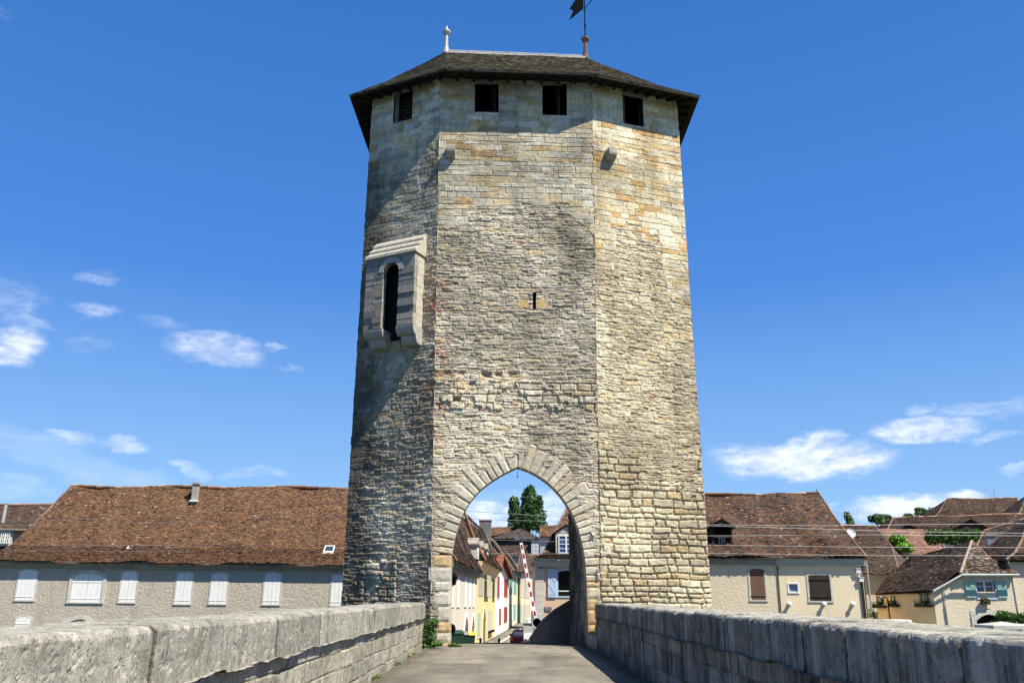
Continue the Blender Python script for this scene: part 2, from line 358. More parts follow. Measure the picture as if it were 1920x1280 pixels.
def palette(sid, seed, cols, wts):
    r = hsh(sid, sid * .37 + 1, seed); cw = np.cumsum(np.array(wts) / sum(wts)); k = np.clip(np.searchsorted(cw, r), 0, len(cols) - 1)
    c = np.array(cols)[k]; v = .86 + .28 * hsh(sid, 3.3, seed + 2)
    return c * v[..., None]
def lerp(a, b, t): return a * (1 - t[..., None]) + b * t[..., None] if a.ndim > t.ndim or b.ndim > t.ndim else a * (1 - t) + b * t
# ------------------------------------------------------------------ roof patches made of real tiles
def interp(pts, t):
    n = len(pts) - 1; x = min(max(t, 0), 1) * n; i = min(int(x), n - 1); return pts[i].lerp(pts[i + 1], x - i)
def arc_params(pts):
    d = [0]
    for a, b in zip(pts[:-1], pts[1:]): d.append(d[-1] + (b - a).length)
    return d
def roof_patch(mb, Lp, Rp, cols, course=.125, tile=.18, lift=.028, wob=.03, rs=None, over=.0, light=.0):
    rs = rs or random
    Lp = [Vector(p) for p in Lp]; Rp = [Vector(p) for p in Rp]
    k = len(Lp) - 1
    slope = max(arc_params(Lp)[-1], arc_params(Rp)[-1], 0.3)
    nc = max(2, int(slope / course)); ph = rs.uniform(0, 9)
    def P(s, t): return interp(Lp, t).lerp(interp(Rp, t), s)
    for i in range(nc):
        t0 = i / nc; t1 = (i + 1.25) / nc
        a = interp(Lp, t0); b = interp(Rp, t0); wd = (b - a).length
        if wd < .05: continue
        nn = max(1, int(wd / tile)); c, d = interp(Lp, min(t1, 1)), interp(Rp, min(t1, 1))
        nv = (b - a).cross((c + d) * .5 - (a + b) * .5)
        if nv.length < 1e-6: continue
        nv.normalize()
        if nv.z < 0: nv = -nv
        o = rs.random() * .9; cuts = [0.0] + [min(max((j + o + rs.uniform(-.08, .08)) / nn, 0), 1) for j in range(nn)] + [1.0]
        for j in range(len(cuts) - 1):
            s0, s1 = cuts[j], cuts[j + 1]
            if s1 - s0 < 1e-4: continue
            wv = wob * (math.sin(s0 * wd * .9 + ph + t0 * 3) + .6 * math.sin(s0 * wd * 2.3 + ph * 2 + t0 * 7))
            l = lift * rs.uniform(.75, 1.3) + (rs.random() < .04) * lift * 1.2
            dn = rs.uniform(-.03, .03) / slope
            p0 = P(s0, t0 + dn) if t0 + dn > 0 else P(s0, 0) + (P(s0, 0) - P(s0, .02)).normalized() * rs.uniform(0, .04)
            p1 = P(s1, t0 + dn) if t0 + dn > 0 else P(s1, 0) + (p0 - P(s0, 0))
            u0 = p0 + nv * (l + wv); u1 = p1 + nv * (l + wv); u2 = P(s1, min(t1, 1)) + nv * wv; u3 = P(s0, min(t1, 1)) + nv * wv
            cc = rs.choice(cols); v = rs.uniform(.87, 1.11); cc = tuple(x * v for x in cc)
            if light and rs.random() < light: v = rs.uniform(1.3, 2.3); cc = tuple(x * v for x in (.13, .1, .075))
            mb.add([u0, u1, u2, u3, u0 - nv * (l + .03), u1 - nv * (l + .03)], [(0, 1, 2, 3), (4, 5, 1, 0)], cc)
    return mb
def under(mb, Lp, Rp, dz=.08):      # closed underside below a patch
    Lp = [Vector(p) for p in Lp]; Rp = [Vector(p) for p in Rp]
    for i in range(len(Lp) - 1):
        q = [Lp[i] - Vector((0, 0, dz if i == 0 else dz + .3)), Rp[i] - Vector((0, 0, dz if i == 0 else dz + .3)), Rp[i + 1] - Vector((0, 0, dz + .3)), Lp[i + 1] - Vector((0, 0, dz + .3))]; mb.add(q, [(0, 1, 2, 3)], (.06, .05, .04))
RED = [(.145, .069, .036), (.162, .079, .04), (.125, .064, .036), (.09, .052, .034), (.19, .105, .052), (.135, .086, .052), (.07, .047, .034)]
BROWN = [(.08, .049, .036), (.095, .055, .038), (.07, .047, .037), (.056, .042, .035), (.115, .068, .046), (.085, .063, .048), (.048, .038, .033)]
DBROWN = [(.062, .044, .037), (.078, .053, .043), (.05, .04, .036), (.04, .034, .032), (.1, .065, .05), (.085, .072, .064)]
TOWER = [(.24, .21, .14), (.27, .24, .165), (.15, .135, .105), (.3, .265, .21), (.18, .165, .09), (.22, .155, .1), (.11, .1, .085)]
# ================================================================== ground, river, bridge
SL = .0078
RZ = [(-40, -.3), (0, 0), (30, .235), (31.5, .235), (34, .17), (38, -.05), (60, -1.75), (68, -1.85), (110, -1.8), (170, -1.3), (400, 0)]
def rz(y): return float(np.interp(y, [a for a, b in RZ], [b for a, b in RZ]))
def rx(y): return float(np.interp(y, [-40, 40, 60, 80, 170, 400], [0, 0, -.6, 0.2, 5.5, 18]))
g = MB(); ys = [47.5, 55, 62, 75, 110, 170, 300, 1500]; xs = [-1500, -200, -60, -20, -6, -2, 2, 6, 20, 60, 200, 1500]
gz = lambda x, y: rz(y) - .06 if y > 60 and y < 400 else (-1.85 if y < 100 else 0)
vs = [(x, y, gz(x, y) if y > 56 else -1.9) for y in ys for x in xs]; n_ = len(xs)
g.add(vs, [(j * n_ + i, j * n_ + i + 1, (j + 1) * n_ + i + 1, (j + 1) * n_ + i) for j in range(len(ys) - 1) for i in range(n_ - 1)])
struct(g.build('ground', M['soil']))
g = MB(); g.quad((-1500, -400, -9), (1500, -400, -9), (1500, 47.5, -9), (-1500, 47.5, -9)); struct(g.build('river', M['water']))
# road, one continuous displaced sheet
Y = np.concatenate([np.arange(-12, 34, .12), np.arange(34, 75, .5), np.arange(75, 175, 2)]); S = np.linspace(0, 1, 60)
YY, SS = np.meshgrid(Y, S, indexing='ij')
hw = np.interp(YY, [0, 40, 60, 75, 170], [2.95, 2.6, 2.6, 2.9, 3.4]); cxr = np.interp(YY, [-40, 40, 60, 80, 170], [.1, 0, -.6, 0.2, 5.5])
XX = cxr + (SS * 2 - 1) * hw
ZZ = np.interp(YY, [a for a, b in RZ], [b for a, b in RZ]) + .03 * (fbm(XX * .8, YY * .5, 3) - .5) + .006 * (fbm(XX * 6, YY * 6, 8) - .5) - .03 * (np.abs(SS * 2 - 1)) ** 4
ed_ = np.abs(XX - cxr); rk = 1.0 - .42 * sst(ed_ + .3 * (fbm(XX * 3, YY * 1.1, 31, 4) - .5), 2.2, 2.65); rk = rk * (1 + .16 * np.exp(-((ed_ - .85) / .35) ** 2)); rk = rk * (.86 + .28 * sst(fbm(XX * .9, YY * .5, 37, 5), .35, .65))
pt_ = ((XX > -1.9) & (XX < -.6) & (YY > 19.5) & (YY < 22.4)) | ((XX > .9) & (XX < 2.0) & (YY > 24.0) & (YY < 25.6)); rk = np.where(pt_, rk * .8, rk)
rcol = rk[..., None] * np.array([1.05, 1.02, .96])
o = grid_obj('road', np.stack([XX, YY, ZZ], -1), rcol, M['asphalt'], smooth=True); struct(o)
pv = MB(); lm = MB()
for y0, y1 in zip(range(62, 168, 6), range(68, 174, 6)):
    for sx in (-1,):
        def e(y, k): return rx(y) + sx * (float(np.interp(y, [75, 170], [2.9, 3.4])) + k)
        pv.hexa([(e(y0, 0), y0, rz(y0) - .1), (e(y0, 1.6), y0, rz(y0) - .1), (e(y1, 1.6), y1, rz(y1) - .1), (e(y1, 0), y1, rz(y1) - .1),
                 (e(y0, 0), y0, rz(y0) + .12), (e(y0, 1.6), y0, rz(y0) + .12), (e(y1, 1.6), y1, rz(y1) + .12), (e(y1, 0), y1, rz(y1) + .12)])
    lm.quad((rx(y0) - 1.3, y0, rz(y0) + .03), (rx(y0) - 1.0, y0, rz(y0) + .03), (rx(y1) - 1.0, y1, rz(y1) + .03), (rx(y1) - 1.3, y1, rz(y1) + .03))
struct(pv.build('pavement', M['concrete'])); struct(lm.build('road_marking', M['plaster' if 'plaster' in M else 'surround']))
g = MB()
g.hexa([(-3.5, -12, -9), (3.7, -12, -9), (3.7, 29.5, -9), (-3.5, 29.5, -9), (-3.5, -12, -.4), (3.7, -12, -.4), (3.7, 29.5, -.12), (-3.5, 29.5, -.12)])
g.hexa([(-3.2, 38, -9), (2.6, 38, -9), (2.2, 60, -9), (-3.6, 60, -9), (-3.2, 38, -.4), (2.6, 38, -.4), (2.2, 60, -1.95), (-3.6, 60, -1.95)])
tag(g.build('stone_bridge', M['concrete']), 'old stone bridge body carrying the road up to and past the gate tower', 'bridge')
g = MB(); g.hexa([(-300, 46.9, -9.5), (300, 46.9, -9.5), (300, 47.5, -9.5), (-300, 47.5, -9.5), (-300, 46.9, -1.7), (300, 46.9, -1.7), (300, 47.5, -1.7), (-300, 47.5, -1.7)])
tag(g.build('embankment_wall', M['concrete']), 'long grey riverside embankment wall on the far bank below the houses', 'wall')

hl = MB(); hx = np.linspace(-900, 900, 61)
for j in range(2):
    y0_, y1_ = (420, 520) if j == 0 else (520, 900)
    for a, b in zip(hx[:-1], hx[1:]):
        def hz(x, k): return (-1.0 if k == 0 else 9 + 5 * float(fbm(np.array([x * .01]), np.array([.5]), 4)[0])) if j == 0 else (9 + 5 * float(fbm(np.array([x * .01]), np.array([.5]), 4)[0]) if k == 0 else -1.0)
        hl.quad((a, y0_, hz(a, 0)), (b, y0_, hz(b, 0)), (b, y1_, hz(b, 1)), (a, y1_, hz(a, 1)))
struct(hl.build('hills', M['soil']))
# ------------------------------------------------------------------ parapets
def parapet(side, xin, xbase, y0, y1, wd, joints, seed, label, flare=None):
    root = thing('parapet_wall', label, 'parapet', (side * 3, y0, 0), 'stone parapets along the bridge road')
    Yv = [y0]
    while Yv[-1] < y1: Yv.append(Yv[-1] + max(.018, min(.05, .0028 * abs(Yv[-1]) + .008)))
    Yv = np.unique(np.round([y for y in Yv if y < y1] + [y1] + [j + d for j in joints for d in (-.024, -.014, -.008, 0, .008, .014, .024) if y0 < j + d < y1], 4))
    jt = np.array(joints); k = np.clip(np.searchsorted(jt, Yv) - 1, 0, len(jt) - 1); dj = np.min(np.abs(Yv[:, None] - jt[None, :]), 1)
    roadz = np.interp(Yv, [a for a, b in RZ], [b for a, b in RZ]); xi = np.interp(Yv, *xin); xb = np.interp(Yv, *xbase)
    # coping profile: lower inner edge, face, rounded arris, gently crowned top, outer edge
    prof = [(-.05, -.44), (-.0, -.44)] + [(0.0, -.44 + .41 * i / 24) for i in range(1, 24)] + [(.012, -.025), (.03, -.008), (.05, 0)]
    prof += [(.05 + (wd - .1) * i / 30, .012 * math.sin(math.pi * i / 30)) for i in range(1, 30)] + [(wd - .04, -.01), (wd, -.05), (wd + .01, -.25), (wd, -.45), (wd - .1, -.45)]
    prof = [(-.14, -.44)] * 0 + prof
    P0 = np.array(prof); d = np.cumsum(np.r_[0, np.hypot(*np.diff(P0, axis=0).T)])
    T = np.tile(d[None, :], (len(Yv), 1)); YY = np.tile(Yv[:, None], (1, len(d))) + .012 * (fbm(T * 5, T * 0 + k[:, None] * 7.7, seed) - .5)
    bo = (hsh(k, k * 0 + 2, seed) - .5) * .025; bz = (hsh(k, k * 0 + 5, seed) - .5) * .018; tlt = (hsh(k, k * 0 + 9, seed) - .5) * .006
    gr = (1 - sst(dj, .004, .016))[:, None] * .045; rnd = (1 - sst(dj, 0, .06))[:, None] * .01
    rough = .018 * (fbm(YY * 1.6, T * 2.4, seed + 1, 4) - .5) + .009 * (fbm(YY * 9, T * 9, seed + 2, 4) - .5)
    pit = -.009 * sst(fbm(YY * 15, T * 15, seed + 4, 3), .62, .76)
    disp = (rough + pit) * sst(T, .05, .16) - (gr + rnd) * sst(T, .03, .12)
    nx = np.zeros(len(P0)); nz = np.zeros(len(P0)); tg = np.gradient(P0, axis=0); ln = np.hypot(tg[:, 0], tg[:, 1]) + 1e-9
    nx = -tg[:, 1] / ln; nz = tg[:, 0] / ln
    loc = YY - np.floor(YY)
    X = side * (xi[:, None] + P0[None, :, 0] + bo[:, None] + disp * nx[None, :] * 1 + 0)
    Z = roadz[:, None] + (1.37 if side < 0 else 1.385) + P0[None, :, 1] + bz[:, None] + disp * nz[None, :] + tlt[:, None] * 2
    Z = Z + (fbm(YY * 2.6, YY * 0, seed + 40, 4) - .5) * .07 * (1 - sst(T, .02, .16))
    # broken arrises
    chip = .02 * sst(fbm(YY * 3, YY * 0, seed + 6, 4), .55, .8) * np.exp(-((T - .48) / .05) ** 2)
    X = X + side * chip * .7; Z = Z - chip
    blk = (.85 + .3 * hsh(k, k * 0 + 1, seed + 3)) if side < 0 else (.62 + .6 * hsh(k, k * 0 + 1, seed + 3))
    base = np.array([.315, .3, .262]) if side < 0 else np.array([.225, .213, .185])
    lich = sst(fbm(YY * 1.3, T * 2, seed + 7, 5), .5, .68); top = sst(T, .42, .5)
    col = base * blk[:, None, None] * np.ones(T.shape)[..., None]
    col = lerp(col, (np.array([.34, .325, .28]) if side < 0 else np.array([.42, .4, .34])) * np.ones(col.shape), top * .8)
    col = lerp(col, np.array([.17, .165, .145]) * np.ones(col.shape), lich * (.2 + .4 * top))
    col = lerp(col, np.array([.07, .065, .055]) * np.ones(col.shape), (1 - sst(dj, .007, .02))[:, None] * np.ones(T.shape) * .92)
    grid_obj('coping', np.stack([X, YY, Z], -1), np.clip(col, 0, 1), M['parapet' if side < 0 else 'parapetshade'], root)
    # wall below
    h = np.arange(-.35, .985, .025); UU, HH = np.meshgrid(Yv, h, indexing='ij')
    dd, sid, fr = masonry(UU, HH, (.26, .42), (.45, 1.1), seed + 20, .015, .015)
    hgt = sst(dd, .0, .018) * .018 + (hsh(sid, sid * 0, seed) - .5) * .016 + .035 * (fbm(UU * 1.5, HH * 2, seed + 11) - .5) + .025 * (fbm(UU * 8, HH * 8, seed + 12) - .5)
    XX2 = side * (xb[:, None] + (xi - xb + .025)[:, None] * (HH / .95).clip(0, 1) - hgt + .02)
    ZZ2 = roadz[:, None] + HH
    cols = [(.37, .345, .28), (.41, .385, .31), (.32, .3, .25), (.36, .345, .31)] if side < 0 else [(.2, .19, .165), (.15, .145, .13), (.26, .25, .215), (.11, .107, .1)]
    col = palette(sid, seed, cols, [3, 2, 2, 1])
    col = lerp(col, np.array([.16, .15, .125]) * np.ones(col.shape), (1 - sst(dd, .0, .018)) * .85)
    col = lerp(col, np.array([.12, .12, .105]) * np.ones(col.shape), (1 - sst(HH, -.1, .22)) * .5 * fbm(UU * 2, HH * 3, seed + 15))
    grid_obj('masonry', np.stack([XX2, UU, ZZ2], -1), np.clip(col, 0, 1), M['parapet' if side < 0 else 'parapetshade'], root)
    # core and outer face
    c = MB(); ys = list(np.arange(y0, y1, 3)) + [y1]
    for a, b in zip(ys[:-1], ys[1:]):
        ra, rb = rz(a), rz(b); i0 = np.interp(a, *xin) + .12; i1 = np.interp(b, *xin) + .12
        q = [(side * i0, a, ra - 2), (side * (i0 + wd - .2), a, ra - 2), (side * (i1 + wd - .2), b, rb - 2), (side * i1, b, rb - 2)]
        c.hexa(q + [(x, y, z + 2 + 1.3) for x, y, z in q])
    # end face
    c.build('outer_masonry', M['concrete'], root)
    return root
jl = [-6, -4.6, -3.4, -2.1, -.9, .4, 1.6, 2.7, 3.7, 4.55]
for px in (140, 293, 420, 472, 522): jl.append(2.6 * 1665 / (950 - px) * 1.0)
rs = random.Random(5)
while jl[-1] < 28.5: jl.append(jl[-1] + rs.uniform(.8, 1.35))
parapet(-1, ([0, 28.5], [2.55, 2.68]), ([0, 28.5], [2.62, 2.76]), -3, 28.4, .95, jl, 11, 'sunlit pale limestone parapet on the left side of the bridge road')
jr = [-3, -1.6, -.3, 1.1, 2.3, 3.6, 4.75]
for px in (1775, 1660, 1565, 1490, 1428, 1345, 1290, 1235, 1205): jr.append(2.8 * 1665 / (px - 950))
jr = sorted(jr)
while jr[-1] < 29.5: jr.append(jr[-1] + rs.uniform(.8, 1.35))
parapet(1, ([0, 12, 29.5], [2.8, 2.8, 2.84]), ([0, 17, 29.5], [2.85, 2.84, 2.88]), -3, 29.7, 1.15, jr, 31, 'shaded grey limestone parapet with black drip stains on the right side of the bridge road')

# shaded descending parapet beyond the tower
p1 = W(1068, 1133, 37.0); pa_ = W(1040, 1149, 41.5); pb_ = W(1018, 1167, 46); p2 = W(992, 1203, 53); p3 = Vector((p2.x - .5, 60, p2.z - .5))
root = thing('ramp_wall', 'dark shaded stone wall sloping down behind the arch on its right side', 'wall', (p1.x, p1.y, 0))
st_ = MB(); pts = [Vector((p1.x + .35, 34.6, p1.z + .1)), p1, pa_, pb_, p2, p3]
for a, b in zip(pts[:-1], pts[1:]):
    q = [Vector((a.x, a.y, -4)), Vector((a.x + .5, a.y, -4)), Vector((b.x + .5, b.y, -4)), Vector((b.x, b.y, -4))]
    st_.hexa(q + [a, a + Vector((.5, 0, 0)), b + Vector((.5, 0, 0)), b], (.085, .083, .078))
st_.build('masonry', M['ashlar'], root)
cp = MB()
for a, b in zip(pts[:-1], pts[1:]):
    n_ = max(1, int((b - a).length / .9))
    for i in range(n_):
        s, e = a.lerp(b, i / n_), a.lerp(b, (i + .97) / n_)
        q = [s + Vector((-.05, 0, 0.004)), s + Vector((.55, 0, .004)), e + Vector((.55, 0, .004)), e + Vector((-.05, 0, .004))]
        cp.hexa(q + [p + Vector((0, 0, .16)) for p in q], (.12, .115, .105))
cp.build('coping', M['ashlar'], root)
# low left parapet beyond the tower
root = thing('bridge_parapet', 'low stone parapet continuing beyond the gate tower on the left', 'parapet', (-3.2, 44, 0))
st_ = MB(); q = [Vector((-3.4, 39.5, -3)), Vector((-3.0, 39.5, -3)), Vector((-4.0, 56, -3)), Vector((-4.4, 56, -3))]
st_.hexa(q + [Vector((a.x, a.y, rz(a.y) + .75)) for a in q], (.3, .28, .24)); st_.build('masonry', M['ashlar'], root)

# ================================================================== tower
tower = thing('gate_tower', 'tall medieval stone bridge tower with a pointed gateway and a dark tiled hipped roof', 'tower', (0.3, 30, 0.2))
ZT = 21.95
def line(pb, pt_, Yb, Yt, zb=1.5, zt=19.5):
    a = W(*pb, Yb); b = W(*pt_, Yt); return a, b
edges = {}
def edge(name, pb, pt_, Y): edges[name] = (W(*pb, Y), W(*pt_, Y + .03))
edge('FL', (807, 1130), (823, 270), 29.9); edge('FR', (1126, 1130), (1111, 250), 30.12)
edge('L', (640, 1135), (694, 265), 31.43); edge('R', (1334, 1135), (1273, 252), 31.4)
def E(n, z):
    if n in edges:
        a, b = edges[n]; t = (z - a.z) / (b.z - a.z); return a.lerp(b, t)
    k = (z - 1.5) / 18.
    return {'LB': Vector((-6.1 + .1 * k, 38.3, z)), 'RB': Vector((7.0 - .1 * k, 38.3, z)), 'BL': Vector((-3.5, 39.8, z)), 'BR': Vector((3.2, 39.8, z))}[n]
def wall_frame(a, b):
    def f(px, py):      # pixel to (u, z) on the wall; iterate on the battered plane
        z = 10
        for _ in range(12):
            A, B = E(a, z), E(b, z); n = (B - A).cross(Vector((0, 0, 1))); d = ray(px, py); O = Vector((0, 0, EYE))
            t = (A - O).dot(n) / d.dot(n); P = O + d * t; z = P.z
        return ((P - A).dot((B - A).normalized()), P.z, (B - A).length)
    return f
FW, LW, RW = wall_frame('FL', 'FR'), wall_frame('L', 'FL'), wall_frame('FR', 'R')
def wpt(a, b, u, z, o=0.):
    A, B = E(a, z), E(b, z); t = (B - A).normalized(); n = t.cross(Vector((0, 0, 1))); return A + t * u + n * o
# arch outline (inner), from the pixels, on the front wall
AP = [(846, 1230), (846, 1120), (847, 1040), (852, 1010), (861, 981), (871, 957), (883, 937), (899, 919), (917, 904), (943, 888), (971, 874),
      (998, 884), (1022, 899), (1043, 918), (1060, 939), (1074, 964), (1085, 992), (1093, 1022), (1098, 1055), (1100, 1090), (1100, 1135), (1100, 1230)]
arch = [FW(*p)[:2] for p in AP]
def resample(pts, step):
    P = np.array(pts); d = np.r_[0, np.cumsum(np.hypot(*np.diff(P, axis=0).T))]; n = max(2, int(round(d[-1] / step))); t = np.linspace(0, d[-1], n + 1)
    return np.stack([np.interp(t, d, P[:, 0]), np.interp(t, d, P[:, 1])], 1)
apex = 10
def inside(U, Z, poly):
    c = np.zeros(U.shape, bool); n = len(poly); j = n - 1
    for i in range(n):
        xi, yi = poly[i]; xj, yj = poly[j]
        with np.errstate(divide='ignore', invalid='ignore'):
            c ^= ((yi > Z) != (yj > Z)) & (U < (xj - xi) * (Z - yi) / (yj - yi + 1e-12) + xi)
        j = i
    return c
def offset_poly(pts, d):
    P = np.array(pts); o = []
    for i in range(len(P)):
        t = P[min(i + 1, len(P) - 1)] - P[max(i - 1, 0)]; t = t / np.hypot(*t); o.append(P[i] + np.array([-t[1], t[0]]) * d)
    return o
arch_mid = offset_poly(arch, .42)
CREAM = (.58, .51, .36); WHITE = (.62, .58, .46); ORANGE = (.52, .36, .18); OCHRE = (.56, .45, .27); GREY = (.44, .41, .33)
RUB = [(.54, .475, .35), (.5, .44, .325), (.58, .515, .385), (.45, .4, .3), (.53, .44, .29), (.58, .53, .42)]
def tower_wall(name, a, b, seed, kind, holes=(), mask_arch=False):
    st = .026 if kind != 'plain' else .12
    zs = np.arange(-2.0, ZT, st); A0 = E(a, 5); B0 = E(b, 5); wd = (B0 - A0).length; us = np.arange(0, wd + st * .5, st); us[-1] = wd
    A = np.array([E(a, z) for z in zs]); B = np.array([E(b, z) for z in zs])
    U, Z = np.meshgrid(us, zs, indexing='ij'); S = U / wd
    P = A[None] * (1 - S[..., None]) + B[None] * S[..., None]
    t = (B0 - A0).normalized(); nrm = np.array(t.cross(Vector((0, 0, 1))))
    gx = {'front': 0, 'left': -4, 'right': 6.2}.get(kind, 20)      # continuous world-ish u so noise differs
    if kind == 'plain':
        col = np.ones(P.shape) * np.array([.36, .33, .27]); hgt = .03 * (fbm(U * 2, Z * 6, seed) - .5)
        return grid_obj(name, P + hgt[..., None] * nrm, col, M['stone'], tower)
    n1 = fbm(U * .9 + gx, Z * .9, 5, 4); n2 = fbm(U * 2.2 + gx, Z * 2.2, 6, 4)
    # dressed courses high up
    dA, sA, fA = masonry(U, Z, (.15, .3), (.25, .8), seed, .014, .014)
    hA = sst(dA, 0, .018) * .022 + (hsh(sA, sA * 0, seed) - .5) * .018 + .012 * (fbm(U * 11, Z * 11, seed) - .5)
    cA = palette(sA, seed, [CREAM, WHITE, ORANGE, OCHRE, GREY], {'front': [4, 3.4, .7, 2.2, .8], 'left': [2, 3, .3, 1.2, 2.5], 'right': [4, 3, 1.5, 2.4, .5]}[kind])
    jA = 1 - sst(dA, .0, .014)
    # thin rubble
    dR, sR, fR = masonry(U, Z, (.08, .21), (.18, .6), seed + 50, .05, .04)
    d2, s2, f2 = masonry(U, Z, (.05, .11), (.14, .45), seed + 60, .04, .04)
    pick = hsh(sR, sR * 0 + 4, seed) < .38
    dR = np.where(pick, np.minimum(dR, d2), dR); sR = np.where(pick, s2 + 5e5, sR)
    edgew = .018 + .02 * hsh(sR, sR * 0 + 8, seed)
    hR = sst(dR, 0, edgew) * .02 + (hsh(sR, sR * 0, seed) - .5) * .034 + .04 * (fbm(U * 4, Z * 9, seed + 3) - .5) + .028 * (fbm(U * 14, Z * 20, seed + 4) - .5)
    tl = (fR - .5) * .025 * (hsh(sR, sR * 0 + 2, seed) - .2); hR = hR + tl
    cR = palette(sR, seed + 1, RUB + [OCHRE, (.42, .2, .13)], [3, 3, 2.4, 1.6, 1.6, 1.4, .45, .07])
    jR = 1 - sst(dR, .0, .016)
    # larger squared blocks low on the right
    dB, sB, fB = masonry(U, Z, (.16, .3), (.28, .75), seed + 80, .035, .03)
    hB = sst(dB, 0, .05) * .07 + (hsh(sB, sB * 0, seed) - .5) * .045 + .04 * (fbm(U * 6, Z * 8, seed + 7) - .5) + .02 * (fbm(U * 16, Z * 16, seed + 8) - .5)
    cB = palette(sB, seed + 2, [(.58, .51, .37), (.61, .54, .41), (.52, .46, .33), (.54, .43, .26), (.48, .43, .33)], [3, 3, 2, .8, 1]); jB = 1 - sst(dB, .0, .03)
    # where each kind of masonry is
    wob = (np.floor(U / .55) + hsh(np.floor(Z / .3), np.floor(U / .6), 3)) * 0
    blockn = hsh(np.floor(U / .7 + .5 * (np.floor(Z / .28) % 2)), np.floor(Z / .28), seed + 12)
    if kind == 'front':
        zt = np.interp(U, [0, 1.0, 1.2, 4.8, 6.2], [15.2, 15.3, 16.3, 16.3, 15.0])
        up = (Z + (blockn - .5) * .55 > zt).astype(float)
        bl = sst((Z < 4.6).astype(float) * 1.0, 0, 1) * (n1 > .52) * (U > 4.4) * 1.0
        bl = np.where((Z > 8.2) & (Z < 9.3) & (n2 > .46), 1.0, bl) * (1 - up)
    elif kind == 'right':
        zt = np.interp(U, [0, .8, 1.0, 2.9, 3.0, 3.2, 4.5], [13.6, 13.8, 15.6, 15.6, 14.6, 12.8, 12.4])
        up = (Z + (blockn - .5) * .7 > zt).astype(float)
        bl = (Z + (n1 - .5) * 3 < 6.2).astype(float)
    else:
        zt = np.interp(U, [0, 1.9, 2.6, 4], [3, 14.4, 15.4, 15.6]); up = (Z + (blockn - .5) * .6 > zt).astype(float)
        up = np.where((U < 2.3) & (Z < 11.0) & (Z > 7.4), (n2 > .42) * 1.0, up)
        bl = (Z < 3) & (n1 > .5) & (U < 2.2); bl = bl.astype(float)
    up = np.clip(up, 0, 1); h = hR * (1 - up) + (hA + .35 * hR * sst(n2, .4, .6)) * up; h = h * (1 - bl) + hB * bl
    J = jR * (1 - up) + jA * up; J = J * (1 - bl) + jB * bl
    col = lerp(lerp(cR, cA, up), cB, bl)
    mort = np.ones(col.shape) * np.array([.41, .37, .285])
    col = lerp(col, mort, J * .65)
    big = fbm(U * .45 + gx, Z * .45, 61, 5); col = col * (.78 + .44 * sst(big, .3, .7))[..., None]; wsh = fbm(U * 2.4 + gx, Z * .35, 63, 5); col = lerp(col, col * np.array([.72, .72, .73]), sst(wsh, .5, .72) * .7)
    # colour weather of the stones; the left wall also has shade painted in
    if kind == 'front':
        red = sst(fbm(U * 3 + 9, Z * 4, 21, 5), .5, .62) * np.exp(-(U / .45) ** 2) * sst(Z, 6.3, 8) * (1 - sst(Z, 12.6, 14))
        col = lerp(col, np.ones(col.shape) * np.array([.33, .13, .075]), red * .8)
        gr = sst(fbm(U * .7 + 3, Z * .35, 22, 4), .5, .75) * sst(Z, 10, 12) * (1 - sst(Z, 16, 17)) * sst(U, 3.2, 4.6)
        col = lerp(col, col * .62, gr)
        gl = sst(fbm(U * .8 + 3, Z * .5, 25, 5), .45, .7); col = lerp(col, col * np.array([.8, .8, .82]), gl * .7)
    if kind == 'right':
        gl = sst(fbm(U * .8 + 13, Z * .5, 25, 5), .5, .75); col = lerp(col, col * np.array([.82, .8, .78]), gl * .6)
        col = col * (1.06 * np.array([1.03, 1.0, .93]))
        mo = sst(fbm(U * 1.5, Z * 2.0, 41, 5), .55, .7) * (1 - sst(Z, 3, 4.8)); col = lerp(col, col * .5, mo * .5)
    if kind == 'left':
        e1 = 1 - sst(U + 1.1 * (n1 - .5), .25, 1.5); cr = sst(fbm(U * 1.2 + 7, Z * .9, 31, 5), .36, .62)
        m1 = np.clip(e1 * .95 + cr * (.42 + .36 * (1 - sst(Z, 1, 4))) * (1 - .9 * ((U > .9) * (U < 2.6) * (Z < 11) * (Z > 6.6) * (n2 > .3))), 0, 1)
        m1 = m1 * (1 - .75 * sst(Z, 18.3, 19.4)); dk = .74 + .12 * (1 - sst(Z, 4, 9)) + .2 * sst(Z, 18.6, 19.4)  # real crust deepened and dk multiplied in to paint this wall's shade
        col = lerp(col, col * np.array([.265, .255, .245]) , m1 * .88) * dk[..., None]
        red = sst(fbm(U * 3 + 9, Z * 4, 27, 5), .48, .6) * np.exp(-((U - 3.7) / .55) ** 2) * sst(Z, 6.3, 8) * (1 - sst(Z, 12.6, 14))
        col = lerp(col, np.ones(col.shape) * np.array([.3, .12, .07]), red * .8)
    # tops of projecting ledges carry lichen
    # corner stones flush so that the two walls meet
    fade = sst(np.minimum(U, wd - U), 0, .028); eid = {'front': (1, 2), 'left': (3, 1), 'right': (2, 4)}.get(kind, (9, 9)); zq_ = np.floor((Z + .08 * np.sin(Z * 3)) / .24)
    he = np.where(U < wd / 2, hsh(zq_, zq_ * 0, eid[0]), hsh(zq_, zq_ * 0, eid[1])) * .05 - .005 + .03 * (fbm(Z * 7, Z * 0, 4) - .5); h = h * fade + he * (1 - fade)
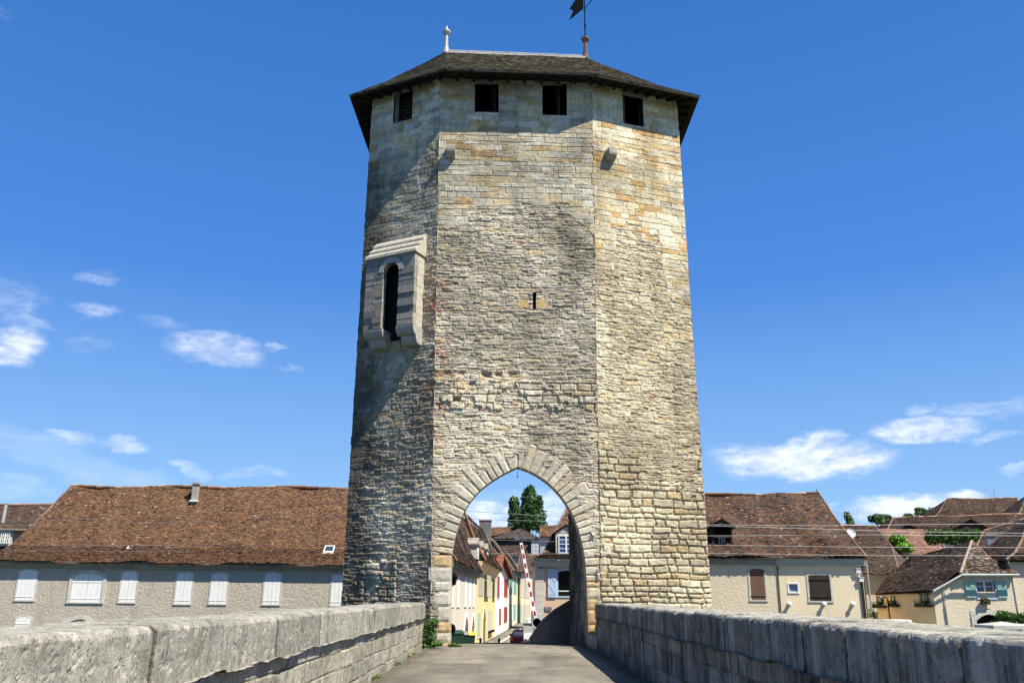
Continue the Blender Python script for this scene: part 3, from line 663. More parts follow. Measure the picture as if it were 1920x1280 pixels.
    for (hu, hz, hr, dp) in ([(*FW(x_, y_)[:2], r_, d_) for x_, y_, r_, d_ in ((855, 748, .13, .2), (910, 703, .17, .11), (932, 703, .14, .11), (960, 704, .2, .07), (838, 700, .16, .05), (862, 700, .15, .05), (812, 701, .2, .04))] if kind == 'front' else []):
        k = np.exp(-(((U - hu) / hr) ** 4 + ((Z - hz) / (hr * .7)) ** 4)); h = h - dp * k; col = lerp(col, np.ones(col.shape) * np.array([.4, .27, .13]), k * .75)
    col = col * (.9 if kind != 'left' else 1.0)
    keep = np.ones((len(us) - 1, len(zs) - 1), bool); Uc = (U[:-1, :-1] + U[1:, 1:]) / 2; Zc = (Z[:-1, :-1] + Z[1:, 1:]) / 2
    for (u0, u1, z0, z1) in holes: keep &= ~((Uc > u0) & (Uc < u1) & (Zc > z0) & (Zc < z1))
    if mask_arch: keep &= ~inside(Uc, Zc, arch_mid)
    return grid_obj(name, P + h[..., None] * nrm, np.clip(col, 0, 1), M['stone'], tower, keep)
def rect(F, x0, x1, y0, y1):
    a = F((x0 + x1) / 2, (y0 + y1) / 2); l = F(x0, (y0 + y1) / 2)[0]; r = F(x1, (y0 + y1) / 2)[0]; t = F((x0 + x1) / 2, y0)[1]; b = F((x0 + x1) / 2, y1)[1]
    return (l, r, b, t)
H_f = [rect(FW, 886, 929, 155, 211), rect(FW, 1006, 1049, 157, 216)]; H_l = [rect(LW, 742, 779, 170, 226)]; H_r = [rect(RW, 1171, 1211, 180, 236)]
slit = rect(FW, 993.5, 1000.5, 548, 579)
tower_wall('front_wall', 'FL', 'FR', 1, 'front', H_f + [slit], True)
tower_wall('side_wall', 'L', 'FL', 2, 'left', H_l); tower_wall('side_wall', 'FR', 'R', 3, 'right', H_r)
for k, (a, b) in enumerate((('LB', 'L'), ('R', 'RB'), ('BL', 'LB'), ('RB', 'BR'))): tower_wall('side_wall', a, b, 40 + k, 'plain')
# back wall with its own, wider gateway; tunnel
bw = MB(); wb = (E('BL', 5) - E('BR', 5)).length
def bpt(u, z, o=0): return wpt('BR', 'BL', u, z, o)
bo_u0, bo_u1, bo_z = .3, wb - .3, 9.3
for (u0, u1, z0, z1) in ((0, bo_u0, -3, ZT), (bo_u1, wb, -3, ZT), (bo_u0, bo_u1, bo_z, ZT)):
    bw.quad(bpt(u0, z0), bpt(u1, z0), bpt(u1, z1), bpt(u0, z1), (.3, .27, .22))
bw.build('back_wall', M['stone'], tower)
# passage behind the arch ring: a higher chamber whose right wall stands in line with the jamb
fdir = -np.array((E('FR', 3) - E('FL', 3)).normalized().cross(Vector((0, 0, 1)))); tx = np.array((E('FR', 3) - E('FL', 3)).normalized())
fd = Vector(fdir); uRt = arch[19][0]; uLt = arch[2][0]
def pw(u, z, d): return wpt('FL', 'FR', u, 0, 0) * 0 + Vector((*(E('FL', 1.5) + Vector(tx) * u + fd * d).xy, z))
def chamber_wall(name, u0, u1, d0, d1, seed, zt=9.3):
    D, Zc = np.meshgrid(np.arange(0, 1.0001, 1 / 90), np.arange(-1.5, zt, .07), indexing='ij')
    p0 = np.array(pw(u0, 0, d0)); p1 = np.array(pw(u1, 0, d1)); Lw = np.hypot(*(p1 - p0)[:2]); P = p0 * (1 - D[..., None]) + p1 * D[..., None]; P[..., 2] = Zc
    nn = np.cross((p1 - p0) / Lw, (0, 0, 1)) * (1 if u0 < 2 else -1)
    dP, sP, fP = masonry(D * Lw, Zc, (.2, .36), (.3, .8), seed, .02, .02)
    hP = sst(dP, 0, .03) * .03 + (hsh(sP, sP * 0, 3) - .5) * .03 + .04 * (fbm(D * Lw * 4, Zc * 4, 8) - .5)
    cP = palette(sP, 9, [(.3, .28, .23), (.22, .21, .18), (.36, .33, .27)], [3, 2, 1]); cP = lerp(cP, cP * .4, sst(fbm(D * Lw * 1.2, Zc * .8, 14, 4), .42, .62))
    return grid_obj(name, P + hP[..., None] * nn, cP, M['stone'], tower)
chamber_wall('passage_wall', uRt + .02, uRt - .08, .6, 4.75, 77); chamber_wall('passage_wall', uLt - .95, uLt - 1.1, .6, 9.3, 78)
ch = MB()
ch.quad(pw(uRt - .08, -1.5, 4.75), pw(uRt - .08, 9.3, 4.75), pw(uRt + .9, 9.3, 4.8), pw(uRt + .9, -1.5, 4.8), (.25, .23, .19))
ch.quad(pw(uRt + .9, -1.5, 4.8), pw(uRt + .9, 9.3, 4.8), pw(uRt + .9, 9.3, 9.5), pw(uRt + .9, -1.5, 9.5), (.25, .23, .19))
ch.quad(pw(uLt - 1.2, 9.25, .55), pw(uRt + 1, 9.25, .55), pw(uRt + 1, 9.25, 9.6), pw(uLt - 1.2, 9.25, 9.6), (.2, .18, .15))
# rear side of the front wall seen from inside
q_ = offset_poly(arch, .1)
for i in range(len(q_) - 1):
    (ua, za), (ub, zb2) = q_[i], q_[i + 1]; zt0 = 9.3
    if i + 1 <= apex: ch.quad(pw(ua, za, .61), pw(ub, zb2, .61), pw(-.6, zb2 + 2, .61), pw(-.6, za + 2, .61), (.25, .23, .19))
    else: ch.quad(pw(ua, za, .61), pw(ub, zb2, .61), pw(5.6, zb2 + 2, .61), pw(5.6, za + 2, .61), (.25, .23, .19))
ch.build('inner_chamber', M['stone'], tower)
# floor that closes the inside of the tower
fl = MB(); fl.add([E(k, 19.0) * 1.0 + Vector((0, 0, 0)) for k in ('FL', 'FR', 'R', 'RB', 'BR', 'BL', 'LB', 'L')], [tuple(range(8))], (.1, .09, .08)); fl.build('upper_floor', M['oldwood'], tower)
# voussoirs
vo = MB(); rs = random.Random(3)
half = [np.array(arch[2:apex + 1]), np.array(arch[apex:20])[::-1]]
def ring(profpts, sgn):
    P = profpts; d = np.r_[0, np.cumsum(np.hypot(*np.diff(P, axis=0).T))]; Lr = d[-1]; t = 0
    while t < Lr - .02:
        w_ = rs.uniform(.2, .31); t1 = min(t + w_, Lr)
        if Lr - t1 < .12: t1 = Lr
        def at(q):
            p = np.array([np.interp(q, d, P[:, 0]), np.interp(q, d, P[:, 1])]); e = .12
            a = np.array([np.interp(q - e, d, P[:, 0]), np.interp(q - e, d, P[:, 1])]); b = np.array([np.interp(q + e, d, P[:, 0]), np.interp(q + e, d, P[:, 1])])
            tt = (b - a) / np.hypot(*(b - a)); return p, np.array([-tt[1], tt[0]]) * sgn
        g_ = .005; (pa, na), (pb, nb) = at(t + g_), at(t1 - g_)
        if t1 >= Lr: nb = np.array([.02 * sgn, 1.0]); nb /= np.hypot(*nb)
        L1 = rs.uniform(.72, .98) if t > .6 else rs.uniform(.62, .8); pr = rs.uniform(.0, .035); sub = 6
        c = rs.choice([(.54, .49, .375), (.51, .46, .35), (.57, .51, .39), (.48, .43, .33), (.52, .44, .31)]); v0 = rs.uniform(.88, 1.12); c = tuple(x * v0 for x in c)
        nu, nl = 5, 14; V = []; F = []
        sd_ = rs.uniform(0, 99)
        for i in range(nu + 1):
            for j in range(nl + 1):
                s = i / nu; r = j / nl; p = (pa * (1 - s) + pb * s); nn = na * (1 - s) + nb * s; q = p + nn * L1 * r
                eg = min(i, nu - i, 99) == 0; ej = (j == nl); dpt = pr - (.03 if eg or ej else 0) + .028 * (float(fbm(q[0] * 7 + sd_, q[1] * 7, 3)) - .5)
                if i in (0, nu): dpt -= .01
                V.append(wpt('FL', 'FR', q[0], q[1], dpt + .006))
        for i in range(nu):
            for j in range(nl): F.append((i * (nl + 1) + j, (i + 1) * (nl + 1) + j, (i + 1) * (nl + 1) + j + 1, i * (nl + 1) + j + 1) if sgn < 0 else (i * (nl + 1) + j + 1, (i + 1) * (nl + 1) + j + 1, (i + 1) * (nl + 1) + j, i * (nl + 1) + j))
        k = len(V)
        brd = [i * (nl + 1) for i in range(nu + 1)] + [nu * (nl + 1) + j for j in range(1, nl + 1)] + [i * (nl + 1) + nl for i in range(nu - 1, -1, -1)] + [j for j in range(nl - 1, 0, -1)]
        bk = [V[i] + Vector(fdir) * .62 for i in brd]; V += bk; nbk = len(brd)
        for i in range(nbk): F.append((brd[i], brd[(i + 1) % nbk], k + (i + 1) % nbk, k + i))
        vo.add(V, F, c); t = t1
ring(half[0], 1); ring(half[1], -1)
# jamb stones
def jamb(u_in, sgn, ztop):
    z = -.1
    while z < ztop - .05:
        h_ = min(rs.uniform(.3, .5), ztop - z); wd_ = rs.uniform(.45, .8); c = rs.choice([(.54, .5, .4), (.5, .46, .37), (.55, .47, .33), (.52, .37, .2)])
        if ztop - z - h_ < .12: h_ = ztop - z
        u0, u1 = sorted((u_in, u_in - sgn * wd_)); n5 = 6; m5 = max(3, int(h_ / .08)); V = []; F = []; sd_ = rs.uniform(0, 50)
        for i in range(n5 + 1):
            for j in range(m5 + 1):
                uu = u0 + (u1 - u0) * i / n5; zz = z + .006 + (h_ - .012) * j / m5; eg = i in (0, n5) or j in (0, m5)
                V.append(wpt('FL', 'FR', uu, zz, .03 - .025 * eg + .03 * (float(fbm(uu * 7 + sd_, zz * 7, 5)) - .5)))
        for i in range(n5):
            for j in range(m5): F.append((i * (m5 + 1) + j, (i + 1) * (m5 + 1) + j, (i + 1) * (m5 + 1) + j + 1, i * (m5 + 1) + j + 1))
        vo.add(V, F, c)
        q = [wpt('FL', 'FR', u_in, z + .004, .005), wpt('FL', 'FR', u_in, z + h_ - .004, .005), wpt('FL', 'FR', u_in, z + h_ - .004, -.62), wpt('FL', 'FR', u_in, z + .004, -.62)]
        q = [p - Vector(tx) * (-sgn) * .002 for p in q]; vo.add(q, [(0, 1, 2, 3)], tuple(x * .85 for x in c)); z += h_
jamb(arch[2][0], 1, arch[2][1]); jamb(arch[19][0], -1, arch[19][1])
vo.build('arch', M['ashlar'], tower)
# openings under the roof: jambs, timber frame, louvre boards
def opening(a, b, H, slats):
    u0, u1, z0, z1 = H; f = MB(); m_ = (u0 + u1) / 2
    for (p, q) in (((u0, z0), (u1, z0)), ((u1, z0), (u1, z1)), ((u0, z1), (u0, z0))):
        f.quad(wpt(a, b, p[0], p[1], .02), wpt(a, b, q[0], q[1], .02), wpt(a, b, q[0], q[1], -.6), wpt(a, b, p[0], p[1], -.6), (.32, .31, .27))
    win = f.build('window', M['ashlar'], tower)
    t = MB()
    def bar(ua, ub, za, zb, o0, o1):
        t.hexa([wpt(a, b, ua, za, o1), wpt(a, b, ub, za, o1), wpt(a, b, ub, za, o0), wpt(a, b, ua, za, o0), wpt(a, b, ua, zb, o1), wpt(a, b, ub, zb, o1), wpt(a, b, ub, zb, o0), wpt(a, b, ua, zb, o0)])
    bar(u0 + .02, u0 + .12, z0 + .02, z1, -.32, -.22); bar(u1 - .12, u1 - .02, z0 + .02, z1, -.32, -.22); bar(u0 + .12, u1 - .12, z0 + .02, z0 + .08, -.32, -.22)
    t.build('frame', M['oldwood'], win)
    if slats:
        t = MB()
        for i in range(7):
            z = z0 + .12 + i * (z1 - z0 - .15) / 7; bar(u0 + .12, u1 - .12, z, z + .12, -.36 - .02 * (i % 2), -.33)
        t.build('louver', M['darkwood'], win)
    t = MB(); bar(u0 - .12, u1 + .12, z1 - .02, z1 + .1, -.1, .05); t.build('lintel', M['cornice'], win)
for H in H_f: opening('FL', 'FR', H, False)
opening('L', 'FL', H_l[0], True); opening('FR', 'R', H_r[0], False)
s0, s1, s2, s3 = slit; f = MB()
for (p, q) in (((s0, s2), (s1, s2)), ((s1, s2), (s1, s3)), ((s1, s3), (s0, s3)), ((s0, s3), (s0, s2))):
    f.quad(wpt('FL', 'FR', *p, .03), wpt('FL', 'FR', *q, .03), wpt('FL', 'FR', *q, -.8), wpt('FL', 'FR', *p, -.8), (.25, .22, .17))
f.quad(*[wpt('FL', 'FR', u, z, -.8) for u, z in ((s0, s2), (s1, s2), (s1, s3), (s0, s3))], (.02, .02, .02)); 
sl = f.build('arrow_slit', M['ashlar'], tower)
def block(mb, a, b, u0, u1, z0, z1, o0, o1, c, rnd=.0, seed=0):
    mb.hexa([wpt(a, b, u0, z0, o1), wpt(a, b, u1, z0, o1), wpt(a, b, u1, z0, o0), wpt(a, b, u0, z0, o0), wpt(a, b, u0, z1, o1), wpt(a, b, u1, z1, o1), wpt(a, b, u1, z1, o0), wpt(a, b, u0, z1, o0)], c)
for (x0, x1, y0, y1) in ((971, 990, 562, 577), (1005, 1027, 562, 578)):
    f = MB(); u0, u1, z0, z1 = rect(FW, x0, x1, y0, y1); block(f, 'FL', 'FR', u0, u1, z0, z1, -.1, .035, (.5, .36, .18)); f.build('slit_stone', M['ashlar'], tower)
# projecting corbels
def corbel(a, b, u, z):
    prof_ = [(-.05, -.28), (.1, -.28), (.26, -.22), (.36, -.12), (.38, -.04), (.38, .12), (.34, .15), (-.05, .18)]
    m_ = MB(); ring_ = [wpt(a, b, u - .17, z + dz, o) for o, dz in prof_]; t_ = (E(b, z) - E(a, z)).normalized() * .35; m_.prism(ring_, t_, (.36, .33, .26)); m_.build('corbel', M['ashlar'], tower)
u, z, _ = FW(845, 284); corbel('FL', 'FR', u, z - .05); u, z, _ = RW(1142, 292); corbel('FR', 'R', u, z)

# box machicolation on the left wall
Lh = LW(794, 560); uR = Lh[0] - .0; uL = uR - 2.2; zt_ = LW(794, 440)[1]; zb_ = LW(790, 616)[1]; PJ = .68
zt2 = zt_ - .93
mach = MB()
# front panel with a round-headed slot
su0, su1 = uL + .8, uL + 1.5; zs0 = zb_ + .15; zs1 = zt2 - .3 - (su1 - su0) / 2
cc = (.3, .29, .27); PT = .22
def pb(u, z, o): return wpt('L', 'FL', u, z, o)
def blk(u0, u1, z0, z1, o0=None, o1=None, c=cc):
    block(mach, 'L', 'FL', u0, u1, z0, z1, PJ - PT if o0 is None else o0, PJ if o1 is None else o1, c)
rs = random.Random(9); z = zb_
while z < zt2 - .01:
    h_ = min(rs.uniform(.17, .3), zt2 - z)
    if zt2 - z - h_ < .08: h_ = zt2 - z
    def cA():
        c0 = rs.choice([(.27, .25, .21), (.21, .2, .175), (.32, .295, .24)]); v0 = rs.uniform(.75, 1.15); return tuple(x * v0 for x in c0)
    zm = z + h_ / 2
    if zm < zs1: parts = [(uL, su0), (su1, uR)]
    elif zm < zs1 + .34:
        hw_ = math.sqrt(max(0, .32 ** 2 - (max(z - zs1, 0)) ** 2)) * (.64 / .64); c_ = (su0 + su1) / 2; parts = [(uL, c_ - hw_), (c_ + hw_, uR)]
    else: parts = [(uL, uR)]
    for (a_, b_) in parts:
        cuts = [a_]
        while b_ - cuts[-1] > .75: cuts.append(cuts[-1] + rs.uniform(.35, .6))
        cuts.append(b_)
        for p, q in zip(cuts[:-1], cuts[1:]): j_ = rs.uniform(-.02, .02); blk(p + .004, q - .004, z + .004, z + h_ - .004, None, PJ + j_, cA())
    for (a_, b_) in ((uL, uL + .2), (uR - .2, uR)): blk(a_ + rs.uniform(0, .015), b_ - rs.uniform(0, .015), z + .004, z + h_ - .004, -.05, PJ - PT - .003, tuple(x * rs.uniform(1.25, 1.6) * .85 for x in (.32, .32, .32)) if 0 else tuple(x * 1.4 for x in (.32, .295, .24)))
    z += h_
box = mach.build('machicolation', M['stone'], tower)
# arch head fill
mach = MB(); c_ = (su0 + su1) / 2; r_ = (su1 - su0) / 2
for s in (-1, 1):
    for i in range(6):
        a0 = math.pi / 2 * i / 6; a1 = math.pi / 2 * (i + 1) / 6
        ring_ = [pb(c_ + s * r_ * math.cos(a0), zs1 + r_ * math.sin(a0), PJ - PT + .01), pb(c_ + s * (r_ + .2) * math.cos(a0), zs1 + (r_ + .2) * math.sin(a0), PJ - PT + .01),
                 pb(c_ + s * (r_ + .2) * math.cos(a1), zs1 + (r_ + .2) * math.sin(a1), PJ - PT + .01), pb(c_ + s * r_ * math.cos(a1), zs1 + r_ * math.sin(a1), PJ - PT + .01)]
        mach.prism(ring_, pb(0, 5, PT + .02) - pb(0, 5, 0), (.38, .365, .32))
mach.build('slot_arch', M['ashlar'], box)
mach = MB()
cprof = [(0, .02), (.24, -.22), (.25, -.3), (.21, -.31), (.48, -.53), (.49, -.61), (.45, -.62), (.74, -.85), (.75, -.96), (.68, -.97), (0, -.97)]
ring_ = [pb(uL - .05, zt_ + z, o) for o, z in cprof]; mach.prism(ring_, pb(uR + .06, zt_, 0) - pb(uL - .05, zt_, 0), (.43, .4, .325))
mach.build('canopy', M['stone'], box)
for (a_, b_) in ((uL - .02, uL + .86), (uR - .78, uR + .02)):
    mach = MB()
    for (zz, oo, rr) in ((zb_ - .02, PJ - .2, .19), (zb_ - .34, PJ - .42, .19)):
        ring_ = [pb(a_ + .04, zz, 0), pb(a_ + .04, zz, oo + .2)] + [pb(a_ + .04, zz - rr * 1.7 * math.sin(t), oo + .2 * math.cos(t)) for t in np.linspace(.2, math.pi / 2, 6)] + [pb(a_ + .04, zz - rr * 1.7, 0)]
        mach.prism(ring_, pb(b_, zz, 0) - pb(a_ + .04, zz, 0), (.34, .33, .28)); a_ += .12
    mach.build('corbel', M['ashlar'], box)
mach = MB(); mach.quad(pb(uL + .22, zb_ - .35, .1), pb(uR - .22, zb_ - .35, .1), pb(uR - .22, zt2, .1), pb(uL + .22, zt2, .1)); mach.build('interior', M['dark'], box)  # dark sheet over the tower wall, standing in for shade inside the slot

# ------------------------------------------------------------------ tower roof
eFL, eFR, eL, eR = W(835, 128, 28.88), W(1104, 136, 29.13), W(656, 178.5, 30.9), W(1311, 180, 30.8)
ze = (eFL.z + eFR.z + eL.z + eR.z) / 4
def fixz(px, py, z):
    d = ray(px, py); t = (z - EYE) / d.z; return Vector((d.x * t, d.y * t, z))
eFL, eFR, eL, eR = [fixz(x, y, ze) for x, y in ((835, 128), (1104, 137), (656, 178.5), (1311, 180))]
eLB = Vector((eL.x + .15, 39.2, ze)); eRB = Vector((eR.x - .05, 39.2, ze)); eBL = Vector((-3.7, 41.2, ze)); eBR = Vector((3.4, 41.2, ze))
def ridge(px, py, Y): return W(px, py, Y)
rL, rR = ridge(836, 99, 35.0), ridge(1098, 108, 35.35)
zr = (rL.z + rR.z) / 2; rL.z = rR.z = zr
print('eave z', ze, 'ridge z', zr, eFL, eFR, eL, eR, rL, rR)
def hip(e, r):
    m1 = e.lerp(r, .33) - Vector((0, 0, .16)); m2 = e.lerp(r, .66) - Vector((0, 0, .1)); return [e, m1, m2, r]
roof = MB(); rs = random.Random(21)
R8 = [(eFL, rL), (eFR, rR), (eR, rR), (eRB, rR), (eBR, rR), (eBL, rL), (eLB, rL), (eL, rL)]
for i in range(8):
    (e0, r0), (e1, r1) = R8[i], R8[(i + 1) % 8]
    vis = i in (0, 1, 7, 2, 6)
    roof_patch(roof, hip(e0, r0), hip(e1, r1), TOWER, .13 if vis else .5, .17 if vis else .8, .02, .02, rs, light=.02 if vis else 0)
    under(roof, hip(e0, r0), hip(e1, r1), .07)
ro = roof.build('roof', M['tile'], tower)
sf = MB(); es = [eFL, eFR, eR, eRB, eBR, eBL, eLB, eL]; ks = ['FL', 'FR', 'R', 'RB', 'BR', 'BL', 'LB', 'L']
dn = Vector((0, 0, -.1))
for i in range(8):
    a, b = es[i], es[(i + 1) % 8]; c, d = E(ks[(i + 1) % 8], ze + .2), E(ks[i], ze + .2); cen = (a + b) / 2; 
    sf.quad(a + dn, b + dn, c, d); sf.quad(a + dn, b + dn, b - Vector((0, 0, .02)), a - Vector((0, 0, .02)))
    n_ = max(2, int((b - a).length / .6))
    for j in range(n_ + 1):
        p = a.lerp(b, (j + .0) / n_); q = d.lerp(c, j / n_); t_ = (b - a).normalized() * .05; up_ = Vector((0, 0, .12))
        p = p + (q - p) * .28 - Vector((0, 0, .22)); q = q - Vector((0, 0, .16)) + (q - p).normalized() * .2
        sf.hexa([p - t_, p + t_, q + t_, q - t_, p - t_ + up_, p + t_ + up_, q + t_ + up_, q - t_ + up_])
sf.build('eave_boards', M['oldwood'], ro)
rc = MB(); n_ = 6
for i in range(n_):
    a = rL.lerp(rR, i / n_); b = rL.lerp(rR, (i + 1) / n_ - .004); 
    for s in (-1, 1):
        o_ = Vector((0, s * .2, -.15)); u_ = Vector((0, 0, .09 + .01 * (i % 2)))
        rc.hexa([a + o_, b + o_, b, a, a + o_ + u_, b + o_ + u_, b + u_, a + u_])
rc.tube(rL + Vector((0, 0, .1)), rR + Vector((0, 0, .1)), .045, n=8); rc.build('ridge_cap', M['zinc'], ro)
fi = MB(); b0 = rL + Vector((0, 0, -.1)); fi.lathe(b0, [(.17, 0), (.15, .15), (.12, .4), (.13, .42), (.10, .45), (.08, 1.05), (.16, 1.13), (.2, 1.2), (.2, 1.28), (.1, 1.36), (.06, 1.42), (.02, 1.58)], 8)
fi.build('finial', M['zinc'], ro)
fi = MB(); b1 = rR + Vector((0, 0, -.1)); fi.lathe(b1, [(.17, 0), (.15, .15), (.12, .4), (.13, .42), (.10, .45), (.085, .98), (.16, 1.04), (.21, 1.12), (.21, 1.2), (.1, 1.27), (.05, 1.32)], 8)
f2 = fi.build('finial', M['rustiron'], ro, label='rust-streaked finial carrying the weather vane')
wv = MB(); t0 = b1 + Vector((0, 0, 1.3)); wv.tube(t0, t0 + Vector((0, 0, 3.1)), .03, .022); wv.lathe(t0 + Vector((0, 0, .62)), [(.02, -.05), (.055, -.02), (.055, .02), (.02, .05)], 8); 
V0 = wv.build('weather_vane', M['iron'], tower)
# swallow-tailed banner plate and pointer, from the picture at the vane's own distance
Yv = t0.y
fl_ = [(1093.5, -22), (1093.5, 18), (1066, 49), (1074, 28), (1066.5, 27)]
Pf = [W(x, y, Yv) for x, y in fl_]; wv = MB()
dirx = Vector((-.82, -.57, 0)).normalized()
def onvane(p):   # swing the plate about the rod so that it stands oblique, keeping its outline
    k = p.x - t0.x; return Vector((t0.x + k, t0.y + k * .5, p.z))
Pf = [onvane(p) for p in Pf]; wv.prism(Pf, Vector((.008, -.016, 0))); wv.build('banner', M['iron'], V0)
wv = MB(); wv.tube(W(1094, 20, Yv), W(1125, -18, Yv), .022); wv.build('pointer', M['iron'], V0)
# faded hanging hook in the arch
hk = MB(); hk.tube(W(970.5, 876, 30.4), W(970.5, 893, 30.4), .008, n=5); hk.lathe(W(970.5, 893, 30.4), [(.03, -.03), (.03, 0)], 6); hk.build('hanging_hook', M['iron'], tower)
# ================================================================== houses
class Fac:
    """a vertical facade through two ground points; u runs left to right, o points outward"""
    def __init__(s, A, B):
        s.A = Vector((A[0], A[1], 0)); d = Vector((B[0] - A[0], B[1] - A[1], 0)); s.L = d.length; s.d = d.normalized(); s.n = s.d.cross(Vector((0, 0, 1)))
    @staticmethod
    def px(x0, Y0, x1, Y1, yy=1132): return Fac(W(x0, yy, Y0), W(x1, yy, Y1))
    def p(s, u, z, o=0.): return s.A + s.d * u + s.n * o + Vector((0, 0, z))
    def loc(s, px, py, o=0.):
        d = ray(px, py); O = Vector((0, 0, EYE)); P0 = s.A + s.n * o; t = (P0 - O).dot(s.n) / d.dot(s.n); P = O + d * t
        return ((P - s.A).dot(s.d), P.z)
    def w(s, px, py, o=0.): u, z = s.loc(px, py, o); return s.p(u, z, o)
    def rect(s, x0, x1, y0, y1, o=0.):
        xm, ym = (x0 + x1) / 2, (y0 + y1) / 2
        return s.loc(x0, ym, o)[0], s.loc(x1, ym, o)[0], s.loc(xm, y1, o)[1], s.loc(xm, y0, o)[1]
def fbox(mb, F, u0, u1, z0, z1, o0, o1, col=None):
    P = F.p; return mb.hexa([P(u0, z0, o1), P(u1, z0, o1), P(u1, z0, o0), P(u0, z0, o0), P(u0, z1, o1), P(u1, z1, o1), P(u1, z1, o0), P(u0, z1, o0)], col)
def arcz(u, u0, u1, z1, rise): 
    k = (u - u0) / (u1 - u0) * 2 - 1; return z1 - rise * k * k
def house_body(F, parent, u0, u1, zb, zt, depth, mat, holes=(), top=None, rev=.28, name='wall'):
    mb = MB(); us = sorted({u0, u1, *[h[0] for h in holes], *[h[1] for h in holes]}); zs = sorted({zb, zt, *[h[2] for h in holes], *[h[3] for h in holes]})
    for a, b in zip(us[:-1], us[1:]):
        for c, d in zip(zs[:-1], zs[1:]):
            um, zm = (a + b) / 2, (c + d) / 2
            if any(h[0] < um < h[1] and h[2] < zm < h[3] for h in holes): continue
            mb.quad(F.p(a, c), F.p(b, c), F.p(b, d), F.p(a, d))
    for h in holes:
        a, b, c, d = h[:4]
        for q in ((a, c, b, c), (b, c, b, d), (b, d, a, d), (a, d, a, c)): mb.quad(F.p(q[0], q[1]), F.p(q[2], q[3]), F.p(q[2], q[3], -rev), F.p(q[0], q[1], -rev))
        mb.quad(F.p(a, c, -1.2), F.p(b, c, -1.2), F.p(b, d, -1.2), F.p(a, d, -1.2)) if False else None
    mb.quad(F.p(u0, zb, -depth), F.p(u0, zb), F.p(u0, zt), F.p(u0, zt, -depth)); mb.quad(F.p(u1, zb), F.p(u1, zb, -depth), F.p(u1, zt, -depth), F.p(u1, zt))
    mb.quad(F.p(u1, zb, -depth), F.p(u0, zb, -depth), F.p(u0, zt, -depth), F.p(u1, zt, -depth)); mb.quad(F.p(u0, zt - .02), F.p(u1, zt - .02), F.p(u1, zt - .02, -depth), F.p(u0, zt - .02, -depth))
    return mb.build(name, mat, parent)
def surround(F, parent, r, fw, rise, mat, o=.03, name='window', sill=True):
    u0, u1, z0, z1 = r; mb = MB(); n = 8
    def blk(a, b, za0, zb0, za1, zb1): mb.hexa([F.p(a, za0, o), F.p(b, zb0, o), F.p(b, zb0, -.1), F.p(a, za0, -.1), F.p(a, za1, o), F.p(b, zb1, o), F.p(b, zb1, -.1), F.p(a, za1, -.1)])
    blk(u0 - fw, u0, z0, z0, arcz(u0, u0, u1, z1, rise) + fw, arcz(u0, u0, u1, z1, rise) + fw); blk(u1, u1 + fw, z0, z0, arcz(u1, u0, u1, z1, rise) + fw, arcz(u1, u0, u1, z1, rise) + fw)
    for i in range(n):
        a, b = u0 + (u1 - u0) * i / n, u0 + (u1 - u0) * (i + 1) / n; za, zb = arcz(a, u0, u1, z1, rise), arcz(b, u0, u1, z1, rise); blk(a, b, za, zb, za + fw, zb + fw)
    w_ = mb.build(name, mat, parent)
    if sill: mb = MB(); fbox(mb, F, u0 - fw, u1 + fw, z0 - .08, z0, -.1, o + .02); mb.build('sill', mat, w_)
    return w_
def leaf(F, parent, u0, u1, z0, z1, rise, ru, mat, o=.0, np_=3, th=.035, straps=True, name='shutter', strapmat=None, zbrace=False, louv=False):
    """one plank shutter leaf; ru = (u0,u1) of the arch it belongs to"""
    mb = MB()
    if louv:
        fbox(mb, F, u0, u0 + .06, z0, z1, o, o + th); fbox(mb, F, u1 - .06, u1, z0, z1, o, o + th); k = int((z1 - z0) / .09)
        for i in range(k): z = z0 + i * (z1 - z0) / k; fbox(mb, F, u0 + .06, u1 - .06, z + .012, z + (z1 - z0) / k - .012, o, o + th * .6)
    else:
        for i in range(np_):
            a, b = u0 + (u1 - u0) * i / np_ + .004, u0 + (u1 - u0) * (i + 1) / np_ - .004; j = random.uniform(0, .006)
            za, zb = arcz(a, *ru, z1, rise) - .01, arcz(b, *ru, z1, rise) - .01
            mb.hexa([F.p(a, z0, o + th + j), F.p(b, z0, o + th + j), F.p(b, z0, o), F.p(a, z0, o), F.p(a, za, o + th + j), F.p(b, zb, o + th + j), F.p(b, zb, o), F.p(a, za, o)])
    s_ = mb.build(name, mat, parent)
    if straps:
        for z in (z0 + .16, z1 - .3 - rise): mb = MB(); fbox(mb, F, u0 - .05, u1 - .04, z, z + .045, o + th + .004, o + th + .018); mb.build('strap_hinge', strapmat or mat, s_)
        mb = MB()
        if zbrace:
            for (za, zb) in ((z0 + .2, (z0 + z1) / 2 - .1), ((z0 + z1) / 2 + .05, z1 - .3)):
                mb.hexa([F.p(u1 - .12, za, o + th + .02), F.p(u1 - .02, za, o + th + .02), F.p(u1 - .02, za, o + th), F.p(u1 - .12, za, o + th), F.p(u0 + .04, zb, o + th + .02), F.p(u0 + .14, zb, o + th + .02), F.p(u0 + .14, zb, o + th), F.p(u0 + .04, zb, o + th)])
            mb.build('brace', mat, s_)
    return s_
